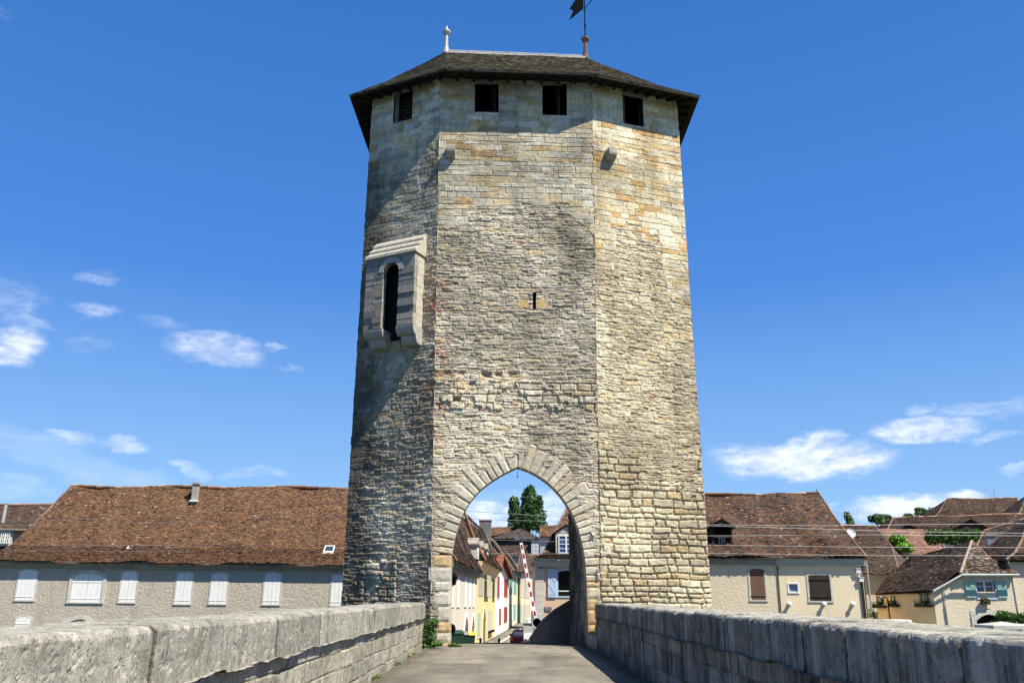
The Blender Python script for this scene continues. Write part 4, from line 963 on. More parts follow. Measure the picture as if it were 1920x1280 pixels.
def closed(F, parent, px, mf, ms, fw=.1, rise=.08, straps=True, np_=3, o=.03, louv=False, strapmat=None, name='window'):
    r = F.rect(*px); w_ = surround(F, parent, r, fw, rise, mf, o, name); u0, u1, z0, z1 = r; m_ = (u0 + u1) / 2
    leaf(F, w_, u0 + .01, m_ - .004, z0, z1, rise, (u0, u1), ms, o - .04, np_, straps=straps, louv=louv, strapmat=strapmat); leaf(F, w_, m_ + .004, u1 - .01, z0, z1, rise, (u0, u1), ms, o - .04, np_, straps=straps, louv=louv, strapmat=strapmat)
    return r
def glazed(F, parent, r, mf, glass, nx=2, nz=3, rec=.15, fw=.07, sur=None, surw=.1, rise=0, deep=None):
    u0, u1, z0, z1 = r
    w_ = surround(F, parent, r, surw, rise, sur, .025) if sur is not None else None
    mb = MB(); o0, o1 = -rec - .05, -rec
    for q in ((u0, u0 + fw, z0, z1), (u1 - fw, u1, z0, z1), (u0 + fw, u1 - fw, z0, z0 + fw), (u0 + fw, u1 - fw, z1 - fw, z1)): fbox(mb, F, *q, o0, o1)
    for i in range(1, nx): u = u0 + (u1 - u0) * i / nx; t = .05 if nx == 2 or i == nx / 2 else .02; fbox(mb, F, u - t, u + t, z0 + fw, z1 - fw, o0 + .003, o1 + .003)
    for i in range(1, nz): z = z0 + (z1 - z0) * i / nz; fbox(mb, F, u0 + fw, u1 - fw, z - .018, z + .018, o0 + .006, o1 - .006)
    f = mb.build('frame' if w_ else 'window', mf, w_ or parent)
    mb = MB(); mb.quad(F.p(u0, z0, -rec - .06), F.p(u1, z0, -rec - .06), F.p(u1, z1, -rec - .06), F.p(u0, z1, -rec - .06)); mb.build('pane', glass, w_ or f)
    return w_ or f
def openside(F, parent, r, ms, o=.03, left=True, right=True, wdt=None, zb=True, louv=False, straps=True):
    u0, u1, z0, z1 = r; wd = wdt or (u1 - u0) / 2
    if left: leaf(F, parent, u0 - .1 - wd, u0 - .1, z0, z1, 0, (0, 1e9), ms, o, 3, zbrace=zb, louv=louv, straps=straps)
    if right: leaf(F, parent, u1 + .1, u1 + .1 + wd, z0, z1, 0, (0, 1e9), ms, o, 3, zbrace=zb, louv=louv, straps=straps)
def flatarc(z1, *a): return z1
_arcz = arcz
def arcz(u, u0, u1, z1, rise): return z1 if rise == 0 or u1 > 1e8 else _arcz(u, u0, u1, z1, rise)
def mirror_back(F, pts, o_r):
    out = []
    for p in pts:
        q = p - F.A; u = q.dot(F.d); o = q.dot(F.n); out.append(F.p(u, p.z, 2 * o_r - o))
    return out
def tiled(F, parent, Lp, Rp, cols, seed, o_ridge=None, hipL=False, hipR=False, course=.125, tile=.17, name='roof', light=.02, capmat='terracotta', wob=.05, lift=.028, ridgecap=True):
    rs = random.Random(seed); mb = MB(); roof_patch(mb, Lp, Rp, cols, course, tile, lift, wob, rs, light=light); under(mb, Lp, Rp, .12)
    if o_ridge is not None:
        Lb, Rb = mirror_back(F, Lp, o_ridge), mirror_back(F, Rp, o_ridge)
        roof_patch(mb, Rb, Lb, cols, .5, .7, .02, .02, rs)
        if hipL: roof_patch(mb, Lb, Lp, cols, course * 1.3, tile * 1.3, lift, .02, rs, light=light); under(mb, Lb, Lp, .12)
        if hipR: roof_patch(mb, Rp, Rb, cols, course * 1.3, tile * 1.3, lift, .02, rs, light=light); under(mb, Rp, Rb, .12)
    r = mb.build(name, M['tile'], parent)
    if ridgecap:
        mb = MB(); lines = [(Lp[-1], Rp[-1], 'palemortar')]
        pts = []
        a, b = Lp[-1], Rp[-1]; n = max(1, int((b - a).length / .4)); ph = rs.uniform(0, 6)
        for i in range(n):
            s, e = a.lerp(b, i / n), a.lerp(b, (i + 1.06) / n); k = Vector((0, 0, wob * math.sin(ph + i * .35) * .8)); v = rs.uniform(.7, 1.2); mb.tube(s + k, e + k, rs.uniform(.085, .11), .1, 6, tuple(x * v for x in rs.choice([(.26, .13, .08), (.3, .2, .13), (.16, .1, .075)])))
        for hp, flag in ((Lp, True), (Rp, True)):
            for s, e in zip(hp[:-1], hp[1:]):
                n = max(1, int((e - s).length / .35))
                for i in range(n): v = rs.uniform(.7, 1.2); mb.tube(s.lerp(e, i / n), s.lerp(e, (i + 1.05) / n), rs.uniform(.07, .09), .085, 6, tuple(x * v for x in rs.choice([(.2, .11, .07), (.19, .13, .09), (.13, .085, .06)])))
        mb.build('ridge_tiles', M['tile'], r)
    return r
def gable(F, parent, u, o0, z0, o1, z1, om, zm, mat, zb=None):
    mb = MB(); mb.add([F.p(u, z0, o0), F.p(u, z1, o1), F.p(u, zm, om)], [(0, 1, 2)]); return mb.build('gable', mat, parent)
def chimney(parent, c, w_, d_, z0, z1, mat, cap=True, F=None, capmat='concrete', name='chimney'):
    F = F or Fac((0, 0), (1, 0)); base = Fac((c.x, c.y), (c.x + F.d.x, c.y + F.d.y)); mb = MB(); fbox(mb, base, -w_ / 2, w_ / 2, z0, z1, -d_ / 2, d_ / 2); o = mb.build(name, mat, parent)
    if cap: mb = MB(); fbox(mb, base, -w_ / 2 - .07, w_ / 2 + .07, z1, z1 + .09, -d_ / 2 - .07, d_ / 2 + .07); mb.build('cap', M[capmat], o)
    return o
def cornice(F, parent, u0, u1, zt, h, proj, mat, name='cornice', steps=2):
    mb = MB()
    for i in range(steps): fbox(mb, F, u0, u1, zt - h * (i + 1) / steps + (.0 if i else 0), zt - h * i / steps, -.05, proj * (1 - i / steps * .55) )
    return mb.build(name, mat, parent)
def planters(F, label, px, py, wd, n=40):
    u, z = F.loc(px, py, .15); c = F.p(u, z, .15)
    t = thing('flower_box', label, 'flower box', c, 'flower boxes under the windows')
    mb = MB(); fbox(mb, F, u - wd / 2, u + wd / 2, z - .1, z + .06, .05, .25); mb.build('box', M['darkwood'], t)
    leaves(t, c + Vector((0, 0, .12)), (wd / 2 + .05, .15, .16), 160, .05, [(.05, .12, .03), (.09, .2, .05), (.3, .03, .05)], 5, shell=.0, name='flowers')
    return t
def leaves(parent, c, r, n, size, cols, seed, shell=.35, name='crown', lumps=None, flat=False):
    """leaf clumps scattered through the volume of a lumpy crown"""
    rs = np.random.RandomState(seed); lumps = lumps or [(0, 0, 0, 1, 1, 1)]
    V = []; C = []
    per = max(1, n // len(lumps)); og = np.array(ORG[parent.name]) if parent is not None else np.zeros(3)
    for (lx, ly, lz, sx, sy, sz) in lumps:
        m = per; d = rs.normal(size=(m, 3)); d /= np.linalg.norm(d, axis=1)[:, None]; rr = (shell + (1 - shell) * rs.rand(m)) ** (1 / 2.2)
        rr *= .82 + .36 * np.array(vn(d[:, 0] * 3 + lx * 7, d[:, 2] * 3 + d[:, 1] * 2.3, seed))
        p = np.array(c) + np.array([lx, ly, lz]) * np.array(r) + d * rr[:, None] * np.array([sx, sy, sz]) * np.array(r)
        nrm = d * .7 + rs.normal(size=(m, 3)) * .6; nrm /= np.linalg.norm(nrm, axis=1)[:, None]
        a = np.cross(nrm, rs.normal(size=(m, 3))); a /= np.linalg.norm(a, axis=1)[:, None]; b = np.cross(nrm, a); s = size * (.6 + .8 * rs.rand(m))[:, None]
        quad = np.stack([p - a * s - b * s * .5, p + a * s * .3 - b * s * .8, p + a * s + b * s * .4, p - a * s * .2 + b * s * .9], 1); V.append(quad)
        cc = np.array(cols)[rs.randint(0, len(cols), m)] * (.75 + .5 * rs.rand(m))[:, None]; C.append(np.repeat(cc[:, None], 4, 1))
    V = np.concatenate(V).reshape(-1, 3) - og; C = np.concatenate(C).reshape(-1, 3); q = np.arange(len(V), dtype=np.int32)
    me = bpy.data.meshes.new(name); me.vertices.add(len(V)); me.vertices.foreach_set('co', V.astype(np.float32).ravel()); me.loops.add(len(q)); me.loops.foreach_set('vertex_index', q)
    me.polygons.add(len(q) // 4); me.polygons.foreach_set('loop_start', np.arange(0, len(q), 4, dtype=np.int32)); me.update(calc_edges=True)
    ca = me.color_attributes.new('Col', 'FLOAT_COLOR', 'CORNER'); ca.data.foreach_set('color', np.concatenate([C, np.ones((len(C), 1))], 1).astype(np.float32).ravel())
    return finish(name, me, M['leaf'], parent)

# ------------------------------------------------------------------ long grey house on the left
F = Fac.px(-60, 51.6, 700, 52.6)
H = thing('long_house', 'long grey roughcast house with a huge russet tiled roof, left of the tower', 'house', F.p(12, -2))
eL_, eR_ = F.loc(0, 1062, 0), F.loc(640, 1068, 0); zt = (eL_[1] + eR_[1]) / 2
uA = F.loc(-14, 1100)[0]; uB = F.loc(760, 1100)[0]
house_body(F, H, uA, uB, -2.2, zt, 10, M['roughcast'])
oR = -5.0
Lp = [F.w(-30, 1051, .42), F.w(22, 1023, -1.3), F.w(78, 969, -3.1), F.w(134, 912, oR)]
Rp = [F.w(790, 1060, .42)] + [None] * 2 + [F.w(790, 915, oR)]
for i, o_ in ((1, -1.3), (2, -3.1)): z_ = Lp[i].z + (.0); u_ = F.loc(790, 1000, o_)[0]; Rp[i] = F.p(u_, z_ + (Rp[0].z - Lp[0].z) * .5 + (Rp[3].z - Lp[3].z) * .5, o_)
rf = tiled(F, H, Lp, Rp, RED, 31, oR, hipL=True, hipR=False, course=.1, tile=.14, wob=.08, light=.012)
cb = MB(); ua = F.loc(-20, 1056)[0]; ub = uB
n_ = 14
for i in range(n_):
    a, b = ua + (ub - ua) * i / n_, ua + (ub - ua) * (i + 1) / n_ - .006; z_ = lambda u: zt + .36 + (u - ua) / (ub - ua) * -.05
    j = random.uniform(-.015, .015)
    cb.hexa([F.p(a, zt - .03, .2 + j), F.p(b, zt - .03, .2 + j), F.p(b, zt - .03, -.05), F.p(a, zt - .03, -.05), F.p(a, z_(a) - .02, .3 + j), F.p(b, z_(b) - .02, .3 + j), F.p(b, z_(b) - .02, -.05), F.p(a, z_(a) - .02, -.05)])
cb.build('cornice', M['cornice'], H)
for i, px in enumerate(((33, 68, 1067, 1124), (226, 256, 1070, 1128), (330, 360, 1072, 1131), (395, 426, 1073, 1131), (495, 526, 1073, 1132), (621, 650, 1076, 1134))):
    closed(F, H, px, M['surround'], M['white'], .07, .1, np_=2)
r = F.rect(135, 192, 1074, 1128); w_ = surround(F, H, r, .2, .22, M['surround'], .05); leaf(F, w_, r[0] + .01, (r[0] + r[1]) / 2 - .01, r[2], r[3], .22, (r[0], r[1]), M['white'], -.03, 3); leaf(F, w_, (r[0] + r[1]) / 2 + .01, r[1] - .01, r[2], r[3], .22, (r[0], r[1]), M['white'], -.03, 3)
closed(F, H, (26, 54, 1155, 1215), M['surround'], M['white'], .08, .12, np_=2)
r = F.rect(120, 170, 1160, 1235); w_ = surround(F, H, r, .22, .3, M['surround'], .05, name='doorway', sill=False); leaf(F, w_, r[0], r[1], r[2], r[3], .3, (r[0], r[1]), M['doorwood'], -.09, 6, straps=False, name='door')
r = F.rect(217, 246, 1161, 1220); w_ = surround(F, H, r, .1, .15, M['surround'], .05); leaf(F, w_, r[0], r[1], r[2], r[3], .15, (r[0], r[1]), M['white'], -.09, 3, straps=False)
def onroof(F, Lq, o):   # height of roof surface at offset o
    for a, b in zip(Lq[:-1], Lq[1:]):
        oa, ob = (a - F.A).dot(F.n), (b - F.A).dot(F.n)
        if ob <= o <= oa: return a.z + (b.z - a.z) * (oa - o) / (oa - ob)
    return Lq[-1].z
def rooflight(F, parent, Lq, px, py, wd, ht):
    best = None
    for k in range(60):
        o = -k * .08; u, z = F.loc(px, py, o)
        e = abs(z - onroof(F, Lq, o))
        if best is None or e < best[0]: best = (e, o, u, z)
    _, o, u, z = best; z2 = onroof(F, Lq, o - ht * .62); mb = MB(); P = F.p; s = ht * .62
    def fr(du, e0, e1, q0, q1):
        mb.hexa([P(u + du[0], z + (z2 - z) * e0 + q0, o - s * e0), P(u + du[1], z + (z2 - z) * e0 + q0, o - s * e0), P(u + du[1], z + (z2 - z) * e1 + q0, o - s * e1), P(u + du[0], z + (z2 - z) * e1 + q0, o - s * e1),
                 P(u + du[0], z + (z2 - z) * e0 + q1, o - s * e0), P(u + du[1], z + (z2 - z) * e0 + q1, o - s * e0), P(u + du[1], z + (z2 - z) * e1 + q1, o - s * e1), P(u + du[0], z + (z2 - z) * e1 + q1, o - s * e1)])
    h_ = wd / 2; fr((-h_, -h_ + .05), 0, 1, 0, .12); fr((h_ - .05, h_), 0, 1, 0, .12); fr((-h_ + .05, h_ - .05), 0, .08, 0, .12); fr((-h_ + .05, h_ - .05), .92, 1, 0, .12); fr((-h_ - .06, h_ + .06), -.06, -.01, .02, .06)
    k = mb.build('rooflight', M['white'], parent); mb = MB(); fr((-h_ + .05, h_ - .05), .08, .92, .03, .08); mb.build('pane', M['glass'], k)
rooflight(F, rf, Lp, 615, 1037, .6, 1.0); rooflight(F, rf, Lp, 243, 1031, .4, .5)
c = F.w(365, 937, -4.2); ck = chimney(rf, c, .33, .45, onroof(F, Lp, -4.2) - .4, F.loc(369, 908, -4.2)[1], M['concrete'], F=F); mb = MB(); u_, z_ = F.loc(364, 937, -3.9); fbox(mb, F, u_ - .28, u_ + .22, z_ - .1, z_ + .0, -4.15, -3.8); mb.build('flashing', M['plastic'], ck)
mb = MB(); u_, z_ = F.loc(224, 1030, -1.3); mb.tube(F.p(u_, z_ - .2, -1.3), F.p(u_, z_ + .35, -1.3), .07); fbox(mb, F, u_ - .4, u_ + .1, z_ - .28, z_ - .2, -1.3, -.95); mb.build('vent_pipe', M['terracotta'], rf)

# house beyond, at the far left
F2 = Fac.px(-80, 60, 200, 61)
H = thing('tiled_house', 'brown roofed house with a small white barred dormer at the far left edge', 'house', F2.p(3, -2))
z_ = F2.loc(30, 1058)[1]; house_body(F2, H, 0, F2.loc(150, 1060)[0], -2, z_, 8, M['roughcast'])
Lp2 = [F2.p(-.5, z_, .4), F2.p(-.5, F2.loc(0, 1000, -2)[1], -2), F2.p(-.5, F2.loc(0, 945, -4)[1], -4)]; Rp2 = [F2.p(F2.loc(150, 1060)[0], p.z, (p - F2.A).dot(F2.n)) for p in Lp2]
rf2 = tiled(F2, H, Lp2, Rp2, BROWN, 32, -4, course=.13, tile=.18)
Fd = Fac.px(-30, 59.2, 60, 59.4); r = Fd.rect(2, 19, 997, 1018); mb = MB(); fbox(mb, Fd, r[0] - .12, r[1] + .12, r[2] - .15, r[3] + .12, -1.4, -.0); dm = mb.build('dormer', M['surround'], rf2); glazed(Fd, dm, r, M['white'], M['glass'], 4, 3, -.1, .05)
mb = MB(); fbox(mb, Fd, r[0] - .4, r[1] + .9, r[3] + .12, r[3] + .22, -1.5, .2); mb.build('dormer_roof', M['cornice'], dm)
mb = MB(); mb.tube(Fd.w(5, 980, -.6), Fd.w(11, 946, -.6), .11); mb.build('flue_pipe', M['zinc'], rf2)

# ------------------------------------------------------------------ cream house right of the tower
F = Fac.px(1230, 52.3, 1640, 51.4)
H = thing('cream_house', 'cream house with tall brown roof and dark dormer, right beside the tower', 'house', F.p(6, -2))
uA = F.loc(1230, 1100)[0]; uB = F.loc(1622, 1100)[0]; zt = F.loc(1470, 1056)[1]; uM = F.loc(1456, 1100)[0]
bw_ = F.rect(1479, 1496, 1094, 1109)
house_body(F, H, uM, uB, -2.2, zt, 9, M['cream'], [bw_]); house_body(F, H, uA, uM - .01, -2.2, zt + .003, 9, M['creamrough'], name='rendered_wall')
oR = -4.6
Rp = [F.w(1624, 1043, .36), F.w(1598, 1012, -.9), F.w(1566, 972, -2.7), F.w(1535, 925, oR)]
Lp = [F.w(1215, 1043, .36)] + [F.p(F.loc(1215, 1000, o_)[0], p.z, o_) for p, o_ in zip(Rp[1:3], (-.9, -2.7))] + [F.w(1215, 929, oR)]
rf = tiled(F, H, Lp, Rp, BROWN + RED[:2], 41, oR, hipR=True, course=.12, tile=.17, wob=.08, light=.015)
cornice(F, H, uM, uB + .1, zt + .32, .42, .27, M['cornicew'], steps=3); cornice(F, H, uA, uM, zt + .3, .38, .22, M['cornice'], steps=3)
mb = MB(); mb.tube(F.w(1531, 925, oR), F.w(1531, 915, oR), .03, .01); mb.lathe(F.w(1531, 922, oR), [(.02, -.1), (.06, 0), (.02, .1)], 6); mb.build('finial', M['iron'], rf)
closed(F, H, (1407, 1434, 1065, 1124), M['surround'], M['brown'], .12, .1, strapmat=M['iron']); closed(F, H, (1517, 1557, 1077, 1126), M['surround'], M['darkwood'], .12, .04, strapmat=M['iron'])
glazed(F, H, bw_, M['white'], M['glassblue'], 1, 1, .05, .04, M['white'], .07)
# cables, drain pipe and boxes on the corner
mb = MB(); pts = [F.w(1333, 1054, .06), F.w(1400, 1051, .08), F.w(1456, 1053, .06), F.w(1530, 1050, .08), F.w(1612, 1049, .06), F.w(1617, 1062, .06), F.w(1618, 1080, .06)]; mb.path(pts, .035, 5)
for k in range(3): a = F.w(1613 + k * 3, 1080, .07); b = F.w(1618 + k * 3, 1150, .07); mb.tube(a, Vector((a.x, a.y, -1.9)), .03)
mb.build('cable_run', M['rubber'], H)
mb = MB(); a = F.w(1624, 1052, .08); mb.tube(a, Vector((a.x, a.y, -1.9)), .05); mb.build('drainpipe', M['zinc'], H)
mb = MB(); a = F.w(1457, 1055, .05); mb.tube(a, Vector((a.x, a.y, -1.9)), .03); mb.build('drainpipe', M['rubber'], H)
for (x, y) in ((1607, 1057), (1608, 1070), (1614, 1086)):
    u_, z_ = F.loc(x, y); mb = MB(); fbox(mb, F, u_ - .12, u_ + .12, z_ - .12, z_ + .12, .02, .17); fbox(mb, F, u_ - .15, u_ + .15, z_ + .12, z_ + .15, .0, .2); mb.build('junction_box', M['plastic'], H)
for (x, y) in ((1479, 1132), (1598, 1132), (1544, 1132)):
    u_, z_ = F.loc(x, y); mb = MB(); mb.lathe(F.p(u_, z_, .0), [(.12, .0), (.12, .03), (.09, .12), (.14, .2), (.05, .26)], 8, axis=F.n); mb.build('wall_light', M['plastic'], H)
# dark dormer
Fd = Fac.px(1200, 50.9, 1500, 50.6)
Fd = Fac((F.p(0, 0, -.35)).xy, (F.p(10, 0, -.35)).xy)
r = Fd.rect(1338, 1370, 985, 1030)
mb = MB(); u0, u1, z0, z1 = r
for q in ((u0 - .1, u0, z0 - .1, z1), (u1, u1 + .1, z0 - .1, z1)): fbox(mb, Fd, *q, -2.6, .0)
fbox(mb, Fd, u0, u1, z0 - .1, z0, -2.6, 0); dm = mb.build('dormer', M['darkwood'], rf)
mb = MB(); mb.quad(Fd.p(u0, z0, -1.2), Fd.p(u1, z0, -1.2), Fd.p(u1, z1 + .3, -1.2), Fd.p(u0, z1 + .3, -1.2)); mb.build('interior', M['dark'], dm)
mb = MB()
for uu in (u0 + .35, (u0 + u1) / 2, u1 - .35): fbox(mb, Fd, uu - .04, uu + .04, z0, z0 + .75, -.2, -.14)
fbox(mb, Fd, u0, u1, z0 + .72, z0 + .8, -.2, -.13); fbox(mb, Fd, u0, u1, z0 + .0, z0 + .07, -.2, -.1); mb.build('railing', M['concrete'], dm)
mb = MB(); um = (u0 + u1) / 2; za = Fd.loc(1353, 973)[1]; rs = random.Random(4)
for s in (-1, 1):
    e_ = um + s * ((u1 - u0) / 2 + .28); Le = [Fd.p(e_, z1 - .12, .35), Fd.p(um, za, .35)]; Re = [Fd.p(e_, z1 - .12, -2.8), Fd.p(um, za, -2.8)]; roof_patch(mb, Le, Re, DBROWN, .14, .2, .025, .01, rs); under(mb, Le, Re, .06)
mb.add([Fd.p(u0 - .2, z1 - .1, .28), Fd.p(u1 + .2, z1 - .1, .28), Fd.p(um, za - .08, .28)], [(0, 1, 2)], (.04, .035, .03)); mb.build('dormer_roof', M['tile'], dm)

# ------------------------------------------------------------------ narrow house behind with dish and aerial
F3 = Fac.px(1560, 59, 1705, 58.2)
H = thing('narrow_house', 'narrow brown roofed house behind the cream house, with a white verge board', 'house', F3.p(2, -2))
zt = F3.loc(1650, 1076)[1]; house_body(F3, H, 0, F3.loc(1683, 1100)[0], -2, zt, 8, M['bluegrey'] if 0 else M['creamrough'])
Lp3 = [F3.w(1560, 1073, .4), F3.w(1560, 1020, -2), F3.w(1560, 986, -4)]; Rp3 = [F3.w(1683, 1074, .4), F3.w(1702, 1045, -1.6), F3.w(1640, 986, -4)]
Rp3 = [F3.w(1686, 1074, .4), F3.w(1672, 1025, -2), F3.w(1640, 986, -4)]
rf = tiled(F3, H, Lp3, Rp3, BROWN, 51, None, course=.12, tile=.17)
mb = MB(); roof_patch(mb, [F3.w(1684, 1074, .4), F3.w(1671, 1025, -2), F3.w(1640, 986, -4)], [F3.w(1700, 1046, -3.4), F3.w(1678, 1016, -3.8), F3.w(1641, 986, -4.1)], DBROWN, .13, .18, .02, .01, random.Random(6)); mb.build('hip', M['tile'], rf)
mb = MB(); pts = [F3.w(1702, 1045, .5), F3.w(1699, 1058, .5), F3.w(1694, 1071, .5)]; mb.path(pts, .07, 5); mb.build('verge_board', M['plastic'], rf)
t = thing('satellite_dish', 'white satellite dish facing the river on the roof corner right of the cream house', 'satellite dish', F3.w(1595, 1010, 1.5))
cD = F3.w(1595, 999, 1.6); ax = Vector((.1, -1, .25)).normalized(); mb = MB(); mb.lathe(cD, [(.02, 0), (.15, .015), (.25, .05), (.31, .1), (.31, .085), (.25, .04), (.15, .0)], 18, axis=ax)
mb.build('dish', M['plastic'], t); mb = MB(); mb.tube(cD, cD - ax * .4 - Vector((0, 0, .7)), .03); mb.tube(cD - Vector((0, 0, .4)), cD + ax * .5, .012); mb.build('bracket', M['iron'], t)
def aerial(label, base, hgt, x0, bars, tilt, cat='aerial'):
    t = thing('tv_aerial', label, cat, base, 'television aerials on the roofs'); mb = MB(); top = base + Vector((0, 0, hgt)); mb.tube(base, top, .022, .018); mb.build('mast', M['iron'], t)
    mb = MB(); d = Vector((math.cos(tilt), math.sin(tilt) * .3, .08)); a = top - d * x0 * .35 - Vector((0, 0, .1)); b = top + d * x0 * .65 - Vector((0, 0, .1)); mb.tube(a, b, .014)
    for i in range(bars): p = a.lerp(b, i / (bars - 1)); l = .28 * (1 - .5 * i / bars) + .05; e = Vector((.25, .2, 1)).normalized() * l; mb.tube(p - e, p + e, .009)
    mb.build('antenna', M['grille'], t)
aerial('small television aerial on a short mast beside the white satellite dish', F3.w(1591, 990, .2), 1.0, 1.0, 5, 0)

# ------------------------------------------------------------------ low house with hipped roof, right
F4 = Fac.px(1752, 49.5, 1925, 49.5)
H = thing('hipped_house', 'low cream house with hipped roof, pale green shutters and an arched doorway', 'house', F4.p(2, -2))
zt = F4.loc(1850, 1077)[1]; zl = F4.loc(1752, 1108)[1]; u1 = F4.loc(1905, 1110)[0]; uk = F4.loc(1803, 1077)[0]
r_w = F4.rect(1831, 1866, 1088, 1120); r_d = F4.rect(1832, 1884, 1151, 1200)
house_body(F4, H, .0, u1, -2.2, zl, 6, M['creamrough'], [(r_d[0], r_d[1], r_d[2], zl - .02)] if False else [(r_d[0], r_d[1], -2.1, r_d[3])], rev=.4)
up_ = MB()
def gridwall(us, zs, holes):
    for a, b in zip(us[:-1], us[1:]):
        for c, d in zip(zs[:-1], zs[1:]):
            if not any(h[0] < (a + b) / 2 < h[1] and h[2] < (c + d) / 2 < h[3] for h in holes): up_.quad(F4.p(a, c), F4.p(b, c), F4.p(b, d), F4.p(a, d))
gridwall([uk, r_w[0], r_w[1], u1], [zl, r_w[2], r_w[3], zt] if r_w[2] > zl else [zl, r_w[3], zt], [r_w])
up_.add([F4.p(0, zl), F4.p(uk, zl), F4.p(uk, zt)], [(0, 1, 2)]); up_.quad(F4.p(u1, zl), F4.p(u1, zl, -6), F4.p(u1, zt, -6), F4.p(u1, zt))
for q in ((r_w[0], max(r_w[2], zl), r_w[0], r_w[3]), (r_w[1], r_w[3], r_w[1], max(r_w[2], zl)), (r_w[0], r_w[3], r_w[1], r_w[3])): up_.quad(F4.p(q[0], q[1]), F4.p(q[2], q[3]), F4.p(q[2], q[3], -.28), F4.p(q[0], q[1], -.28))
up_.build('upper_wall', M['creamrough'], H)
w_ = glazed(F4, H, (r_w[0], r_w[1], r_w[2], r_w[3]), M['white'], M['glass'], 2, 3, .12, .07, M['paleblue'], .05)
openside(F4, w_, r_w, M['palegreen'], wdt=.52)
w_ = surround(F4, H, (r_d[0], r_d[1], r_d[2], r_d[3]), .26, .35, M['surround'], .06, 'doorway', sill=False); mb = MB(); mb.quad(F4.p(r_d[0], -2, -.39), F4.p(r_d[1], -2, -.39), F4.p(r_d[1], r_d[3], -.39), F4.p(r_d[0], r_d[3], -.39)); mb.build('door', M['dark'], w_)
mb = MB(); fbox(mb, F4, r_d[0] - .26, r_d[0] + .02, r_d[3] - .05, r_d[3] + .2, 0, .03); 
for s_, k_ in ((0, 1), (1, -1)):
    for i in range(6): # fill of the spandrels under the arch head
        ua_ = r_d[s_] + k_ * (r_d[1] - r_d[0]) * .5 * i / 6; ub_ = r_d[s_] + k_ * (r_d[1] - r_d[0]) * .5 * (i + 1) / 6; zz_ = (arcz(ua_, r_d[0], r_d[1], r_d[3], .35) + arcz(ub_, r_d[0], r_d[1], r_d[3], .35)) / 2
        a_, b_ = sorted((ua_, ub_)); fbox(mb, F4, a_, b_, zz_, r_d[3] + .02, -.3, .0)
mb.build('arch_head', M['surround'], w_)
mb = MB(); fbox(mb, F4, F4.loc(1853, 1143)[0] - .12, F4.loc(1853, 1143)[0] + .12, F4.loc(1853, 1143)[1] - .08, F4.loc(1853, 1143)[1] + .08, .0, .02); mb.build('number_plate', M['navy'], H)
apx = F4.w(1822, 1014, -2.4)
eA, eB, eC = F4.w(1801, 1074, .35), F4.w(1908, 1074, .35), F4.w(1748, 1106, .3)
rs = random.Random(61); mb = MB()
roof_patch(mb, [eA, F4.w(1810, 1047, -.9), apx], [eB, F4.w(1858, 1048, -.9), apx + Vector((.01, 0, 0))], BROWN + [(.2, .17, .15), (.25, .22, .19)], .12, .17, .028, .02, rs, light=.16)
F5 = Fac(F4.p(0, 0, .0).xy, F4.p(.0, 0, .0).xy + Vector((-.0001, .0001))) if False else None
back = W(1705, 1045, 56.5); lowL = W(1640, 1112, 53.5); midL = W(1668, 1078, 55)
Lq = [lowL, midL, back]; Rq = [eC, eA.lerp(F4.w(1810, 1047, -.9), .25), apx]
roof_patch(mb, Lq, Rq, DBROWN + BROWN[:2], .12, .17, .03, .05, rs, light=.04); under(mb, Lq, Rq, .1)
roof_patch(mb, [eB, F4.w(1858, 1048, -.9), apx], [eB + Vector((0, 6, 0)), Vector((apx.x + 1.4, apx.y + 2, apx.z - .9)), apx + Vector((0, .05, 0))], DBROWN, .2, .3, .03, .0, rs)
roof_patch(mb, [eB + Vector((0, 6, 0)), Vector((apx.x + 1.4, apx.y + 2, apx.z - .9)), apx], [back + Vector((0, 4, -3)), back + Vector((0, 2, -1.4)), back], DBROWN, .4, .6, .03, .0, rs)
rf = mb.build('roof', M['tile'], H)
mb = MB(); 
for (a, b) in ((eA, F4.w(1810, 1047, -.9)), (F4.w(1810, 1047, -.9), apx)): mb.tube(a, b, .085, .085, 6, (.26, .22, .17))
for (a, b) in ((eB, F4.w(1858, 1048, -.9)), (F4.w(1858, 1048, -.9), apx)): mb.tube(a, b, .07, .07, 6, (.22, .1, .06))
mb.build('ridge_tiles', M['tile'], rf)
mb = MB(); mb.tube(eA + Vector((0, -.12, -.1)), eB + Vector((0, -.12, -.1)), .075, n=8); mb.tube(eA + Vector((0, -.12, -.1)), eC + Vector((0, -.12, -.05)), .06); mb.build('gutter', M['pipe'], H)
mb = MB(); a = F4.w(1770, 1108, .06); mb.path([F4.w(1765, 1098, .06), a, F4.w(1773, 1135, .06)], .03); mb.tube(F4.w(1773, 1135, .06), F4.p(F4.loc(1774, 1140)[0], -1.9, .06), .05); mb.build('drainpipe', M['pipe'], H)
